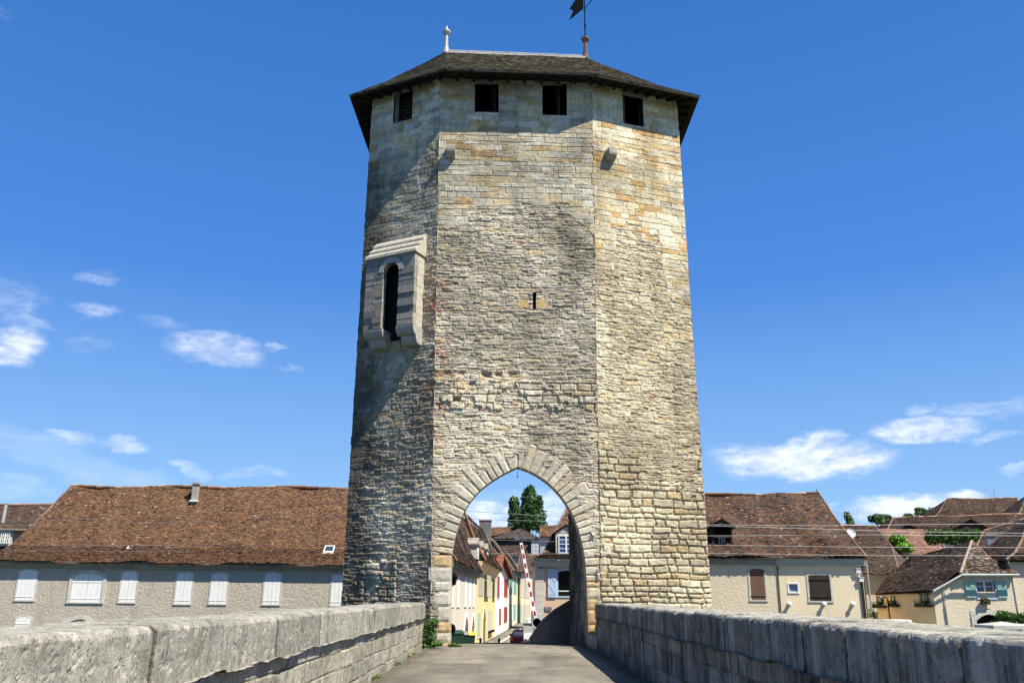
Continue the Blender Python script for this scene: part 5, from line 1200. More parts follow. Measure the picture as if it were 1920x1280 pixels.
# yellow side wing
F6 = Fac(Vector((W(1645, 1130, 53.6).x, 53.6)), F4.p(0, 0).xy)
zq = F6.loc(1700, 1114)[1]; holes = [F6.rect(1643, 1657, 1117, 1132), F6.rect(1670, 1679, 1116, 1130), F6.rect(1724, 1747, 1112, 1130)]
house_body(F6, H, 0, F6.L - .02, -2.2, zq, 3, M['ochre'], holes, name='side_wing')
mb = MB(); 
for hh_ in holes: mb.quad(F6.p(hh_[0], hh_[2], -.6), F6.p(hh_[1], hh_[2], -.6), F6.p(hh_[1], hh_[3], -.6), F6.p(hh_[0], hh_[3], -.6))
mb.build('interior', M['dark'], H)
for k_, hh_ in enumerate(holes): 
    wl = glazed(F6, H, (hh_[0], hh_[0] + (hh_[1] - hh_[0]) * .48, hh_[2], hh_[3]), M['beige'], M['glass'], 2, 3, .08, .04)
planters(F6, 'trailing dark green window box under the leftmost ochre wing window', 1648, 1136, 1.0); planters(F6, 'small flower box under the middle ochre wing window behind the street lamp', 1675, 1134, .7); planters(F6, 'wide flower box under the ochre wing window nearest the corner', 1733, 1134, 1.3)
p_ = planters(F4, 'pale pot of yellow flowers under the green shuttered window', 1848, 1129, .45); p_['group'] = 'flower boxes under the windows'
zq2 = F6.loc(1700, 1160)[1]
# thin street lamp
b = W(1668, 1150, 50.5); tp = W(1662, 1120, 50.5)
t = thing('street_lamp', 'thin dark street lamp with a small curved head in front of the ochre wing', 'street lamp', (b.x, b.y, -1.9)); mb = MB()
mb.tube((b.x, b.y, -1.9), (b.x - .02, b.y, tp.z - .1), .05, .035); mb.path([Vector((b.x - .02, b.y, tp.z - .1)), Vector((b.x - .06, b.y, tp.z)), Vector((b.x - .3, b.y, tp.z + .05))], .03); mb.build('pole', M['iron'], t)
mb = MB(); mb.lathe(Vector((b.x - .4, b.y, tp.z)), [(.04, .1), (.12, .05), (.13, 0), (.05, -.05)], 8); mb.build('lamp_head', M['grille'], t)

# ------------------------------------------------------------------ far right house
F7 = Fac.px(1904, 49.62, 2060, 49.62)
H = thing('corner_house', 'cream house cut off by the right edge, with a long pale drainpipe down its corner', 'house', F7.p(1, -2))
zt = F7.loc(1915, 1052)[1]; house_body(F7, H, 0, 6, -2.2, zt, 5, M['creamrough'])
Lp7 = [F7.w(1886, 1049, .35), F7.w(1903, 1036, -.5), F7.w(1916, 1012, -1.5), F7.w(1932, 965, -3)]; Rp7 = [F7.p(6.4, p.z, (p - F7.A).dot(F7.n)) for p in Lp7]
rf = tiled(F7, H, Lp7, Rp7, BROWN, 71, -3.1, hipL=True, course=.12, tile=.17)
mb = MB(); mb.path([F7.w(1890, 1052, .3), F7.w(1896, 1062, .12), F7.w(1897, 1078, .12), F7.p(F7.loc(1899, 1090)[0], -1.9, .12)], .055, 7); mb.build('drainpipe', M['pipe'], H)
F8 = Fac.px(1835, 58, 1960, 57)
H = thing('dark_roofed_house', 'house with long dark roof and tall concrete chimney behind the hipped house', 'house', F8.p(3, -2))
zt = F8.loc(1880, 1062)[1]; house_body(F8, H, 0, F8.L, -2, zt, 7, M['creamrough'])
Lp8 = [F8.w(1820, 1062, .3), F8.w(1830, 1025, -1.8), F8.w(1846, 994, -3.6)]; Rp8 = [F8.w(1990, 1060, .3), F8.w(1990, 1015, -1.8), F8.w(1990, 952, -3.6)]
rf = tiled(F8, H, Lp8, Rp8, DBROWN, 72, None, course=.13, tile=.18, light=.05)
c = F8.w(1862, 1040, .6); chimney(rf, c, .55, .55, F8.loc(1858, 1062, .6)[1], F8.loc(1853, 1003, .6)[1], M['concrete'], F=F8)
# ------------------------------------------------------------------ houses further back, right
def back_house(name, label, cat, pxl, Y, eave, rp, cols, seed, depth=8, wall='creamrough', wob=.05, hipL=True, light=.02, **k):
    """eave: ((x,y),(x,y)); rp: ridge ((x,y),(x,y))"""
    Fb = Fac.px(pxl[0], Y, pxl[1], Y); Hh = thing(name, label, cat, Fb.p(Fb.L / 2, -1))
    h_ = depth / 2; L = [Fb.w(*eave[0], .4)]; Rr = [Fb.w(*eave[1], .4)]; a = Fb.w(*rp[0], -h_); b = Fb.w(*rp[1], -h_)
    L += [L[0].lerp(a, .5) - Vector((0, 0, .15)), a]; Rr += [Rr[0].lerp(b, .5) - Vector((0, 0, .15)), b]
    zt = L[0].z - .05; u0_ = (L[0] - Fb.A).dot(Fb.d) + .2; u1_ = (Rr[0] - Fb.A).dot(Fb.d) - .2
    house_body(Fb, Hh, u0_, u1_, -2, zt, depth, M[wall]); r_ = tiled(Fb, Hh, L, Rr, cols, seed, -h_, hipL=hipL, hipR=True, wob=wob, light=light, **k)
    return Fb, Hh, r_
PINKT = [(.2, .11, .08), (.22, .125, .09), (.17, .095, .07), (.14, .085, .065)]
back_house('rib_tiled_house', 'house with a faded pink ribbed tile roof behind the bright green shrub', 'house', (1630, 1760), 66, ((1640, 1040), (1775, 1040)), ((1640, 994), (1760, 993)), PINKT, 81, light=.0, tile=.26, course=.3)
Fb, Hb, rb = back_house('barn', 'long low brown roofed building with two small dormers behind the hedge', 'barn', (1660, 1960), 78, ((1655, 1004), (1975, 1004)), ((1674, 971), (1985, 961)), BROWN, 82, light=.02)
def small_dormer(Fb, rb, x0, x1, y0, y1, yb, o=-1.2):
    u0_, z0_ = Fb.loc(x0, yb, o); u1_, _ = Fb.loc(x1, yb, o); zt_ = Fb.loc((x0 + x1) / 2, y1, o)[1]; za_ = Fb.loc((x0 + x1) / 2, y0, o)[1]; mb = MB(); um_ = (u0_ + u1_) / 2
    mb.add([Fb.p(u0_, z0_ - .6, o), Fb.p(u1_, z0_ - .6, o), Fb.p(u1_, zt_, o), Fb.p(um_, za_ - .1, o), Fb.p(u0_, zt_, o)], [(0, 1, 2, 3, 4)]); dm_ = mb.build('dormer', M['darkwood'], rb); mb = MB(); rr_ = random.Random(int(x0))
    for s in (0, 1):
        e_ = (u0_, u1_)[s] + (s * 2 - 1) * .15; A_ = [Fb.p(e_, zt_ - .1, o + .25), Fb.p(um_, za_, o + .25)]; B_ = [Fb.p(e_, zt_ - .1, o - 3), Fb.p(um_, za_, o - 3)]; roof_patch(mb, A_, B_, BROWN, .15, .2, .02, 0, rr_)
    mb.build('dormer_roof', M['tile'], dm_)
small_dormer(Fb, rb, 1683, 1722, 982, 993, 996, -.6); small_dormer(Fb, rb, 1792, 1850, 973, 988, 996, -.6)
Fb, Hb, rb = back_house('hilltop_house', 'highest brown roofed house on the skyline with an aerial on its ridge', 'house', (1755, 1912), 92, ((1748, 975), (1912, 975)), ((1776, 935), (1907, 934)), BROWN, 83, depth=7)
aerial('long television aerial standing on the ridge of the highest roof on the right', Fb.w(1865, 934, -3.5), 1.0, 3.0, 6, .2)
back_house('dark_gabled_house', 'dark roof rising at the right edge beside the highest house', 'house', (1905, 2000), 88, ((1900, 985), (2010, 985)), ((1925, 927), (2010, 924)), DBROWN, 84, depth=7)
# ================================================================== the street seen through the gateway
S_ = Fac.px(848, 58, 968, 143)
def up(x, y, o=0.): return S_.loc(x, y, o)[0]
def row_roof(H, u0, u1, prof_, cols, seed, name='roof', **k):
    L = [S_.p(u0, z, o) for o, z in prof_]; Rr = [S_.p(u1, z, o) for o, z in prof_]
    return tiled(S_, H, L, Rr, cols, seed, None, name=name, **k)
def arched(F, parent, px, mf, md, fw=.15, door=True):
    r = F.rect(*px); u0, u1, z0, z1 = r; w_ = surround(F, parent, r, fw, (u1 - u0) * .45, mf, .06, 'doorway' if door else 'window', sill=False)
    leaf(F, w_, u0, u1, z0, z1, (u1 - u0) * .45, (u0, u1), md, -.03, 4, straps=False, name='door' if door else 'shutter'); return w_
# white stained house
u0, u1, u2, u3, u4 = up(838, 1132), up(893, 1132), up(928, 1132), up(953, 1132), up(977, 1132)
H = thing('stained_white_house', 'stained white house with two arched doorways, nearest on the left of the street', 'house', S_.p((u0 + u1) / 2, -1.9))
zt = 3.62; house_body(S_, H, u0, u1 - .01, -2, zt, 3.4, M['stained']); cornice(S_, H, u0, u1, zt + .55, .6, .42, M['cornice'], steps=3)
rf = row_roof(H, u0, u1, [(.55, 4.1), (-.3, 5.4), (-1.0, 7.6), (-3.2, 9.3)], BROWN, 101, tile=.2, course=.15)
for px in ((847, 851, 1079, 1136), (856.5, 862, 1078, 1136.5), (870.5, 875, 1081, 1136), (879, 883, 1083, 1136), (886.5, 889.5, 1085, 1136)):
    closed(S_, H, px, M['surround'], M['white'], .06, 0, straps=False, np_=2)
arched(S_, H, (869.5, 877, 1156, 1210), M['whitewash'], M['doorwood'], .35); arched(S_, H, (883.5, 888, 1156, 1210), M['whitewash'], M['doorwood'], .25)
t = thing('wall_lantern', 'black iron wall lantern on the stained white house', 'lantern', S_.p(up(851, 1082), 2.6)); mb = MB(); c = S_.w(851, 1086, .8)
mb.lathe(c, [(.12, -.3), (.2, .1), (.24, .14), (.08, .34), (.02, .42)], 6); mb.build('lamp_head', M['iron'], t); mb = MB(); mb.tube(c + Vector((0, 0, -.3)), c + Vector((-.75, .0, -.75)), .03); mb.build('bracket', M['iron'], t)
t = thing('traffic_mirror', 'round dark backed mirror low beside the left jamb of the gateway', 'mirror', W(848, 1195, 46)); c = W(847, 1178, 46); mb = MB(); ax = Vector((.5, .8, 0)).normalized(); mb.lathe(c, [(.02, .12), (.16, .1), (.23, .04), (.25, 0), (.22, -.03)], 14, axis=-ax); mb.build('mirror_dish', M['iron'], t); mb = MB(); mb.tube(Vector((c.x - .1, c.y, rz(46) - .1)), c + Vector((-.1, 0, .2)), .035); mb.build('pole', M['grille'], t)
# yellow house
H = thing('yellow_house', 'yellow house with louvred beige shutters and three dormers, second along the street', 'house', S_.p((u1 + u2) / 2, -1.9))
zt = 4.15; house_body(S_, H, u1, u2 - .01, -2, zt, 8, M['yellow']); mb = MB()
mb.hexa([S_.p(u1, zt - .1, -.1), S_.p(u2, zt - .1, -.1), S_.p(u2, zt - .1, .04), S_.p(u1, zt - .1, .04), S_.p(u1, zt + .85, -.1), S_.p(u2, zt + .85, -.1), S_.p(u2, zt + .85, .62), S_.p(u1, zt + .85, .62)]); mb.build('coved_eave', M['ochre'], H)
rf = row_roof(H, u1, u2, [(.72, 5.0), (-.2, 6.5), (-1.2, 9.0), (-3.4, 10.8)], BROWN, 102, tile=.2, course=.15)
mb = MB(); pts = [S_.p(u1, z + .1, o) for o, z in [(.72, 5.0), (-.2, 6.5), (-1.2, 9.0)]]; mb.path(pts, .13, 6); mb.build('verge_tiles', M['terracotta'], rf)
for (xa, xb, ya, yb) in ((889, 893.5, 1021, 1047), (898, 903, 1026, 1050), (907.5, 911.5, 1030, 1052)):
    ua, ub = up(xa, ya, -.1), up(xb, ya, -.1); k_ = up((xa + xb) / 2, ya, -.1); za = S_.loc(xa, ya, -.1)[1]; zb_ = S_.loc(xa, yb, -.1)[1]; mb = MB(); fbox(mb, S_, k_ - .9, k_ + .9, zb_, za, -1.8, .15); dm = mb.build('dormer', M['surround'], rf)
    mb = MB(); fbox(mb, S_, k_ - 1.05, k_ + 1.05, za, za + .12, -1.8, .28); mb.prism([S_.p(k_ - .95, za + .12, .2), S_.p(k_ + .95, za + .12, .2), S_.p(k_, za + .65, .2)], S_.n * -1.9); mb.build('dormer_roof', M['cornice'], dm); glazed(S_, dm, (k_ - .6, k_ + .6, zb_ + .2, za - .15), M['white'], M['glass'], 2, 3, -.17, .1)
for k, px in enumerate(((897.3, 906, 1076, 1117), (907.5, 914.8, 1078, 1117.5), (916.3, 920.6, 1081, 1119), (922.8, 927.3, 1083, 1119))):
    r = S_.rect(*px); leaf(S_, H, r[0], r[1], r[2], r[3], 0, (0, 1e9), M['beige'], .02 + .25 * (k % 2), louv=True, straps=False)
arched(S_, H, (905.2, 909.3, 1141, 1212), M['beige'], M['doorwood'], .25); closed(S_, H, (895, 900, 1150, 1194), M['beige'], M['palegreen'], .1, 0, straps=False); closed(S_, H, (914.8, 921.5, 1145, 1181), M['surround'], M['beige'], .12, 0, straps=False, np_=2)
t = thing('flower_box', 'tiny flower box on the lower window of the yellow house', 'flower box', S_.p(up(918, 1183), 0)); mb = MB(); r = S_.rect(914.5, 921.8, 1181, 1184); fbox(mb, S_, r[0], r[1], r[2], r[3], .06, .35); mb.build('box', M['iron'], t); t['group'] = 'flower boxes under the windows'
# white gabled house with red shutters
H = thing('gabled_white_house', 'white gabled house with dark red shutters in the middle of the street', 'house', S_.p((u2 + u3) / 2, -1.9))
zt = 5.3; um = up(943, 1040, .5); za = S_.loc(943, 1039, .5)[1]; house_body(S_, H, u2, u3 - .01, -2, zt, 9, M['whitewash'])
mb = MB(); mb.add([S_.p(u2, zt, 0), S_.p(u3, zt, 0), S_.p(um, za - .3, 0)], [(0, 1, 2)]); mb.build('gable', M['whitewash'], H)
mb = MB(); rs = random.Random(7); RT = [(.3, .1, .06), (.26, .09, .055), (.22, .08, .05), (.33, .13, .08)]
for s in (0, 1):
    e_ = (u2 - .8, u3 + 1.2)[s]; zz = zt - .5; roof_patch(mb, [S_.p(e_, zz, .7), S_.p(um, za, .7)], [S_.p(e_, zz, -9), S_.p(um, za, -9)], RT, .33, .25, .05, .01, rs)
    mb.add([S_.p(e_, zz - .25, .7), S_.p(um, za - .25, .7), S_.p(um, za, .7), S_.p(e_, zz, .7)], [(0, 1, 2, 3)], (.1, .05, .04))
mb.build('roof', M['tile'], H)
for px in ((932, 936.3, 1079.5, 1121), (944.5, 951.5, 1085, 1119.5), (935.2, 939, 1140.5, 1171.5), (944.3, 950.8, 1137, 1167)): closed(S_, H, px, M['whitewash'], M['red'], .08, 0, straps=False, np_=2)
# teal shuttered house
H = thing('teal_shuttered_house', 'narrow cream house with pale teal shutters and a teal door along the street', 'house', S_.p((u3 + u4) / 2, -1.9))
zt = 5.7; house_body(S_, H, u3, u4, -1.6, zt, 8, M['cream'])
rf = row_roof(H, u3 - 2, u4 + 1, [(.6, 5.8), (-.6, 7.6), (-2.2, 9.8), (-4.6, 11.6)], BROWN, 103, tile=.25, course=.2)
for uu in (u3 + 3, u4 + .8): mb = MB(); mb.path([S_.p(uu, z + .1, o) for o, z in [(.6, 5.8), (-.6, 7.6), (-2.2, 9.8), (-4.6, 11.6)]], .13, 6); mb.build('verge_tiles', M['palemortar'], rf)
for px in ((955.5, 960, 1083, 1113), (963.5, 968, 1083, 1113), (955.2, 958.5, 1133, 1162), (962.5, 966, 1132, 1161)): r = S_.rect(*px); leaf(S_, H, *r, 0, (0, 1e9), M['teal'], .03, straps=False)
r = S_.rect(968.8, 975.6, 1131, 1176); leaf(S_, H, *r, 0, (0, 1e9), M['teal'], .03, 4, straps=False, name='door')
glazed(S_, H, S_.rect(958.8, 962.3, 1133, 1162), M['white'], M['glass'], 2, 3, -.04, .15)
# beige house turning the bend
F5 = Fac.px(976, 147, 1040, 149)
H = thing('beige_bend_house', 'beige house with closed beige shutters at the bend of the street', 'house', F5.p(3, -1.9))
zt = F5.loc(990, 1070)[1]; house_body(F5, H, 0, F5.L, -1.8, zt, 8, M['creamrough']); 
for px in ((980, 984, 1086, 1118), (987, 991, 1088, 1120), (986, 992, 1135, 1165), (979, 982, 1134, 1168)): closed(F5, H, px, M['surround'], M['beige'], .25, 0, straps=False, np_=2)
L = [F5.w(970, 1071, .6), F5.w(972, 1056, -3), F5.w(975, 1040, -6)]; R_ = [F5.w(1040, 1071, .6), F5.w(1040, 1056, -3), F5.w(1040, 1040, -6)]; tiled(F5, H, L, R_, BROWN, 104, None, tile=.3, course=.25)
# large grey chimney house and steep roofs behind
Fk = Fac.px(840, 100, 925, 100)
H = thing('chimney_house', 'house behind the yellow one with a big grey rendered chimney stack', 'house', Fk.p(2, -1.9)); zt = Fk.loc(880, 1040)[1]
house_body(Fk, H, 0, Fk.L, -1.8, zt, 8, M['grey']); L = [Fk.w(835, 1040, .4), Fk.w(845, 1005, -2), Fk.w(858, 968, -4)]; R_ = [Fk.w(935, 1040, .4), Fk.w(905, 1010, -2), Fk.w(868, 970, -4)]; rf = tiled(Fk, H, L, R_, BROWN, 105, None, tile=.25, course=.2, capmat='palemortar')
c = W(909.5, 1010, 97); chimney(rf, c, 1.3, 1.6, c.z - 1.6, W(909, 977, 97).z, M['greychim'], F=Fk, capmat='terracotta')
Fk2 = Fac.px(870, 178, 960, 178); H = thing('red_roofed_house', 'distant house with a plain red roof behind the grey chimney', 'house', Fk2.p(3, -1.9)); zt = Fk2.loc(900, 1012)[1]; house_body(Fk2, H, 0, Fk2.L, -1.8, zt, 8, M['bluegrey'])
tiled(Fk2, H, [Fk2.w(866, 1012, .4), Fk2.w(872, 990, -4)], [Fk2.w(965, 1012, .4), Fk2.w(955, 988, -4)], RED, 106, None, tile=.25, course=.2); 
mb = MB(); roof_patch(mb, [Fk2.w(868, 1000, .5), Fk2.w(872, 972, -1)], [Fk2.w(903, 1005, .5), Fk2.w(874, 972, -1)], [(.25, .1, .07), (.2, .09, .06)], .25, .3, .04, 0, random.Random(3)); mb.build('gable_roof', M['tile'], H)
# tent roofed house
Ft = Fac.px(924, 165, 1014, 165); H = thing('tent_roofed_house', 'house with a ribbed grey brown tent roof and a blue dormer at the street end', 'house', Ft.p(4, -1.9)); zt = Ft.loc(970, 1042)[1]
house_body(Ft, H, 0, Ft.L, -1.8, zt, 8, M['bluegrey']); m1 = Ft.loc(970, 1009)[1]
mb = MB(); rs = random.Random(8); roof_patch(mb, [Ft.w(924, 1043, .5), Ft.w(930, 1010, -.6)], [Ft.w(1016, 1043, .5), Ft.w(1010, 1010, -.6)], DBROWN + BROWN, .3, .35, .05, .02, rs); mb.build('mansard_slope', M['tile'], H)
ap = Ft.w(975, 990, -4.2); e0, e1 = Ft.w(921, 1009, .3), Ft.w(1015, 1009, .3); b0, b1 = e0 + Vector((0, 9, 0)), e1 + Vector((0, 9, 0)); mb = MB()
for a, b in ((e0, e1), (e1, b1), (b0, e0)): roof_patch(mb, [a, ap], [b, ap], [(.12, .095, .08), (.15, .12, .1), (.1, .08, .07)], .3, .4, .06, 0, rs)
mb.add([e0 - Vector((0, 0, .1)), e1 - Vector((0, 0, .1)), e1 + Vector((0, 1, -.9)), e0 + Vector((0, 1, -.9))], [(0, 1, 2, 3)], (.03, .02, .02)); mb.build('roof', M['tile'], H)
mb = MB(); r = Ft.rect(999, 1012, 1016, 1040); fbox(mb, Ft, r[0] - .3, r[1] + .3, r[2] - .2, r[3] + .1, -1, .75); dm = mb.build('dormer', M['surround'], H); glazed(Ft, dm, r, M['paleblue'], M['glassblue'], 2, 3, -.8, .12)
mb = MB(); um_ = (r[0] + r[1]) / 2; mb.prism([Ft.p(r[0] - .5, r[3] + .1, .95), Ft.p(r[1] + .5, r[3] + .1, .95), Ft.p(um_, r[3] + 1.0, .95)], Ft.n * -1.8); mb.build('dormer_roof', M['darkwood'], dm)
Fr = Fac.px(1005, 120, 1060, 120); H = thing('far_red_house', 'blue grey walled house with a small red brown roof behind the corner house', 'house', Fr.p(2, -1.9)); zt = Fr.loc(1020, 1004)[1]; house_body(Fr, H, Fr.loc(1013, 1100)[0], Fr.L, -1.8, zt, 6, M['bluegrey'])
tiled(Fr, H, [Fr.w(1012, 1005, .5), Fr.w(1014, 986, -3)], [Fr.w(1060, 1005, .5), Fr.w(1060, 984, -3)], RED, 107, None, tile=.22, course=.18)
# pink corner house
Fp = Fac.px(1004, 56, 1215, 56); H = thing('pink_corner_house', 'pale pink corner house with a blue shutter, stone quoin pillar and white dormer', 'house', Fp.p(2, -1.9)); zt = Fp.loc(1040, 1062)[1]
rw = Fp.rect(1046, 1082, 1069, 1117); rw = (Fp.loc(1046.5, 1090)[0], Fp.loc(1046.5, 1090)[0] + 1.15, rw[2], rw[3]); uq = Fp.loc(1020, 1100)[0]
house_body(Fp, H, 0.03, Fp.L, -2, zt, 9, M['pink'], [rw], rev=.3)
mb = MB(); z = -2; rs = random.Random(5)
while z < zt - .05: h_ = min(rs.uniform(.32, .45), zt - z); fbox(mb, Fp, -.02, uq, z + .008, z + h_ - .004, -.6, .045); z += h_
mb.build('quoin_pillar', M['surround'], H)
cornice(Fp, H, -.15, Fp.L, zt + .52, .55, .5, M['cornicew'], steps=3); mb = MB(); mb.path([Fp.w(1000, 1046, .5), Fp.w(1003, 1060, .1), Fp.w(1012, 1064, .08), Fp.w(1030, 1062, .06), Fp.w(1050, 1060, .08), Fp.w(1090, 1061, .06)], .035, 5); mb.build('cable_run', M['rubber'], H)
w_ = surround(Fp, H, rw, .12, .1, M['paleblue'], .03); mb = MB(); mb.quad(*[Fp.p(u, z, -.29) for u, z in ((rw[0], rw[2]), (rw[1], rw[2]), (rw[1], rw[3]), (rw[0], rw[3]))]); mb.build('interior', M['dark'], w_)
mb = MB(); fbox(mb, Fp, rw[0], rw[1], rw[2] + .28, rw[2] + .34, -.1, -.04); mb.build('rail', M['white'], w_)
rs_ = Fp.rect(1027, 1043, 1065, 1119); leaf(Fp, w_, *rs_, 0, (0, 1e9), M['paleblue'], .05, 3, zbrace=True); 
L = [Fp.w(1003, 1046, .55), Fp.w(1020, 1036, -.4), Fp.w(1036, 1003, -1.6), Fp.w(1070, 940, -4.2)]; R_ = [Fp.p(Fp.L + .3, p.z, (p - Fp.A).dot(Fp.n)) for p in L]
rf = tiled(Fp, H, L, R_, RED + BROWN, 108, -4.3, hipL=True, tile=.17, course=.13)
Fd = Fac(Fp.p(0, 0, -.15).xy, Fp.p(5, 0, -.15).xy); r = Fd.rect(1047, 1083, 1003, 1037); r = (r[0], r[0] + 1.0, r[2], r[3]); mb = MB(); fbox(mb, Fd, r[0] - .16, r[1] + .16, r[2] - .15, r[3] + .16, -2.4, .0); dm = mb.build('dormer', M['surround'], rf); glazed(Fd, dm, r, M['white'], M['glassblue'], 2, 4, -.07, .06)
um_ = (r[0] + r[1]) / 2; za = Fd.loc(1055, 986)[1]; mb = MB(); mb.prism([Fd.p(r[0] - .16, r[3] + .16, .02), Fd.p(r[1] + .16, r[3] + .16, .02), Fd.p(um_, za, .02)], Fd.n * -2.4); mb.build('pediment', M['cornicew'], dm); mb = MB(); rs = random.Random(2)
for s in (-1, 1): e_ = um_ + s * .85; roof_patch(mb, [Fd.p(e_, r[3] + .12, .16), Fd.p(um_, za + .1, .16)], [Fd.p(e_, r[3] + .12, -2.6), Fd.p(um_, za + .1, -2.6)], BROWN, .13, .17, .02, 0, rs)
mb.build('dormer_roof', M['tile'], dm)
# street name plate
r = Fp.rect(1020.3, 1033.8, 1137.5, 1144.3, .05); t = thing('street_sign', 'small navy blue street name plate on the pink corner house', 'sign', Fp.p((r[0] + r[1]) / 2, (r[2] + r[3]) / 2, .05))
mb = MB(); fbox(mb, Fp, r[0], r[1], r[2], r[3], .046, .062); mb.build('plate', M['navy'], t)
def text(s_, F, u, z, o, size, mat, parent, name='lettering', sx=1.0):
    cu = bpy.data.curves.new('txt', 'FONT'); cu.body = s_; cu.size = size; cu.align_x = 'CENTER'; cu.align_y = 'CENTER'; cu.extrude = .002; cu.resolution_u = 2
    ob = bpy.data.objects.new('txt', cu); sc.collection.objects.link(ob); dg = bpy.context.evaluated_depsgraph_get(); me = bpy.data.meshes.new_from_object(ob.evaluated_get(dg)); bpy.data.objects.remove(ob)
    R3 = Matrix((F.d, (0, 0, 1), F.n)).transposed().to_4x4(); og = ORG[parent.name]; me.transform(Matrix.Translation(F.p(u, z, o) - og) @ R3 @ Matrix.Diagonal((sx, 1, 1, 1))); me.materials.clear(); return finish(name, me, mat, parent)
um_ = (r[0] + r[1]) / 2; hh = r[3] - r[2]
text('Rue des', Fp, um_, r[2] + hh * .72, .0645, .1, M['lettering'], t); text('Capucins', Fp, um_, r[2] + hh * .3, .0645, .1, M['lettering'], t)

# boom barrier
Bq = W(1004.5, 1158, 52); Tq = W(977, 1017, 52); t = thing('boom_barrier', 'raised red and white boom barrier beyond the gateway', 'barrier', (Bq.x, 52, rz(52)))
dv = (Tq - Bq); nv = Vector((0, -1, 0)); sv = dv.cross(nv).normalized(); mb = MB(); w2 = .09
def armbox(mb, a, b, w_, t0, t1):
    p, q = Bq + dv * a, Bq + dv * b; return mb.hexa([p - sv * w_ + nv * t1, p + sv * w_ + nv * t1, p + sv * w_ + nv * t0, p - sv * w_ + nv * t0, q - sv * w_ + nv * t1, q + sv * w_ + nv * t1, q + sv * w_ + nv * t0, q - sv * w_ + nv * t0])
armbox(mb, 0, 1, w2, -.04, .04); arm = mb.build('boom', M['boomwhite'], t)
for i in range(8): c_ = .03 + i * .126; mb = MB(); armbox(mb, c_, c_ + .062, w2 * .62, .042, .048); mb.build('stripe', M['boomred'], arm)
mb = MB(); p_ = W(997.5, 1163, 52.2); mb.tube(Vector((p_.x, 52.2, rz(52) - .5)), p_ + Vector((0, 0, .55)), .05); mb.build('post', M['pipe'], t)
mb = MB(); p_ = W(991, 1168, 52.3); a_ = Fac((p_.x - .4, 52.3), (p_.x + .4, 52.3)); fbox(mb, a_, .1, .68, rz(52) - .5, p_.z, -.2, .15); fbox(mb, a_, .05, .73, p_.z, p_.z + .06, -.25, .2); mb.build('cabinet', M['pipe'], t)
mb = MB(); fbox(mb, a_, .12, .66, W(991, 1190, 52).z - .35, W(991, 1190, 52).z + .12, .16, .18); mb.build('notice_plate', M['boomwhite'], t)
c = W(1007, 1167, 51.5); t = thing('signal_lamp', 'round black signal lamp with a bright rim at the foot of the boom', 'signal lamp', (c.x, 51.5, rz(51.5))); ax = Vector((-.12, -1, 0)).normalized()
mb = MB(); mb.lathe(c, [(.02, -.18), (.2, -.16), (.25, -.02), (.3, .12), (.3, .16), (.255, .16), (.235, .02), (.15, -.02), (.02, -.03)], 20, axis=ax); k = mb.build('housing', M['pipe'], t)
mb = MB(); mb.lathe(c, [(.01, .05), (.17, .06), (.235, .08), (.24, .045), (.01, .04)], 20, axis=ax); mb.build('lens', M['iron'], k); mb = MB(); mb.tube(Vector((c.x, 51.6, rz(51.5) - .4)), c - Vector((0, -.1, .2)), .04); mb.build('pole', M['pipe'], t)
t = thing('security_camera', 'pair of small white camera housings on a short post left of the signal lamp', 'camera', (W(992, 1165, 53).x, 53, rz(53))); mb = MB()
for dx, y_ in ((0, 1161), (.06, 1166)): c = W(993, y_, 53) + Vector((dx, 0, 0)); mb.tube(c + Vector((-.16, -.05, -.02)), c + Vector((.14, .1, .03)), .07, .075)
mb.build('housing', M['plastic'], t); mb = MB(); c = W(993, 1164, 53); mb.tube(c, Vector((c.x + .05, 53, rz(53) - .4)), .04); mb.build('post', M['pipe'], t)
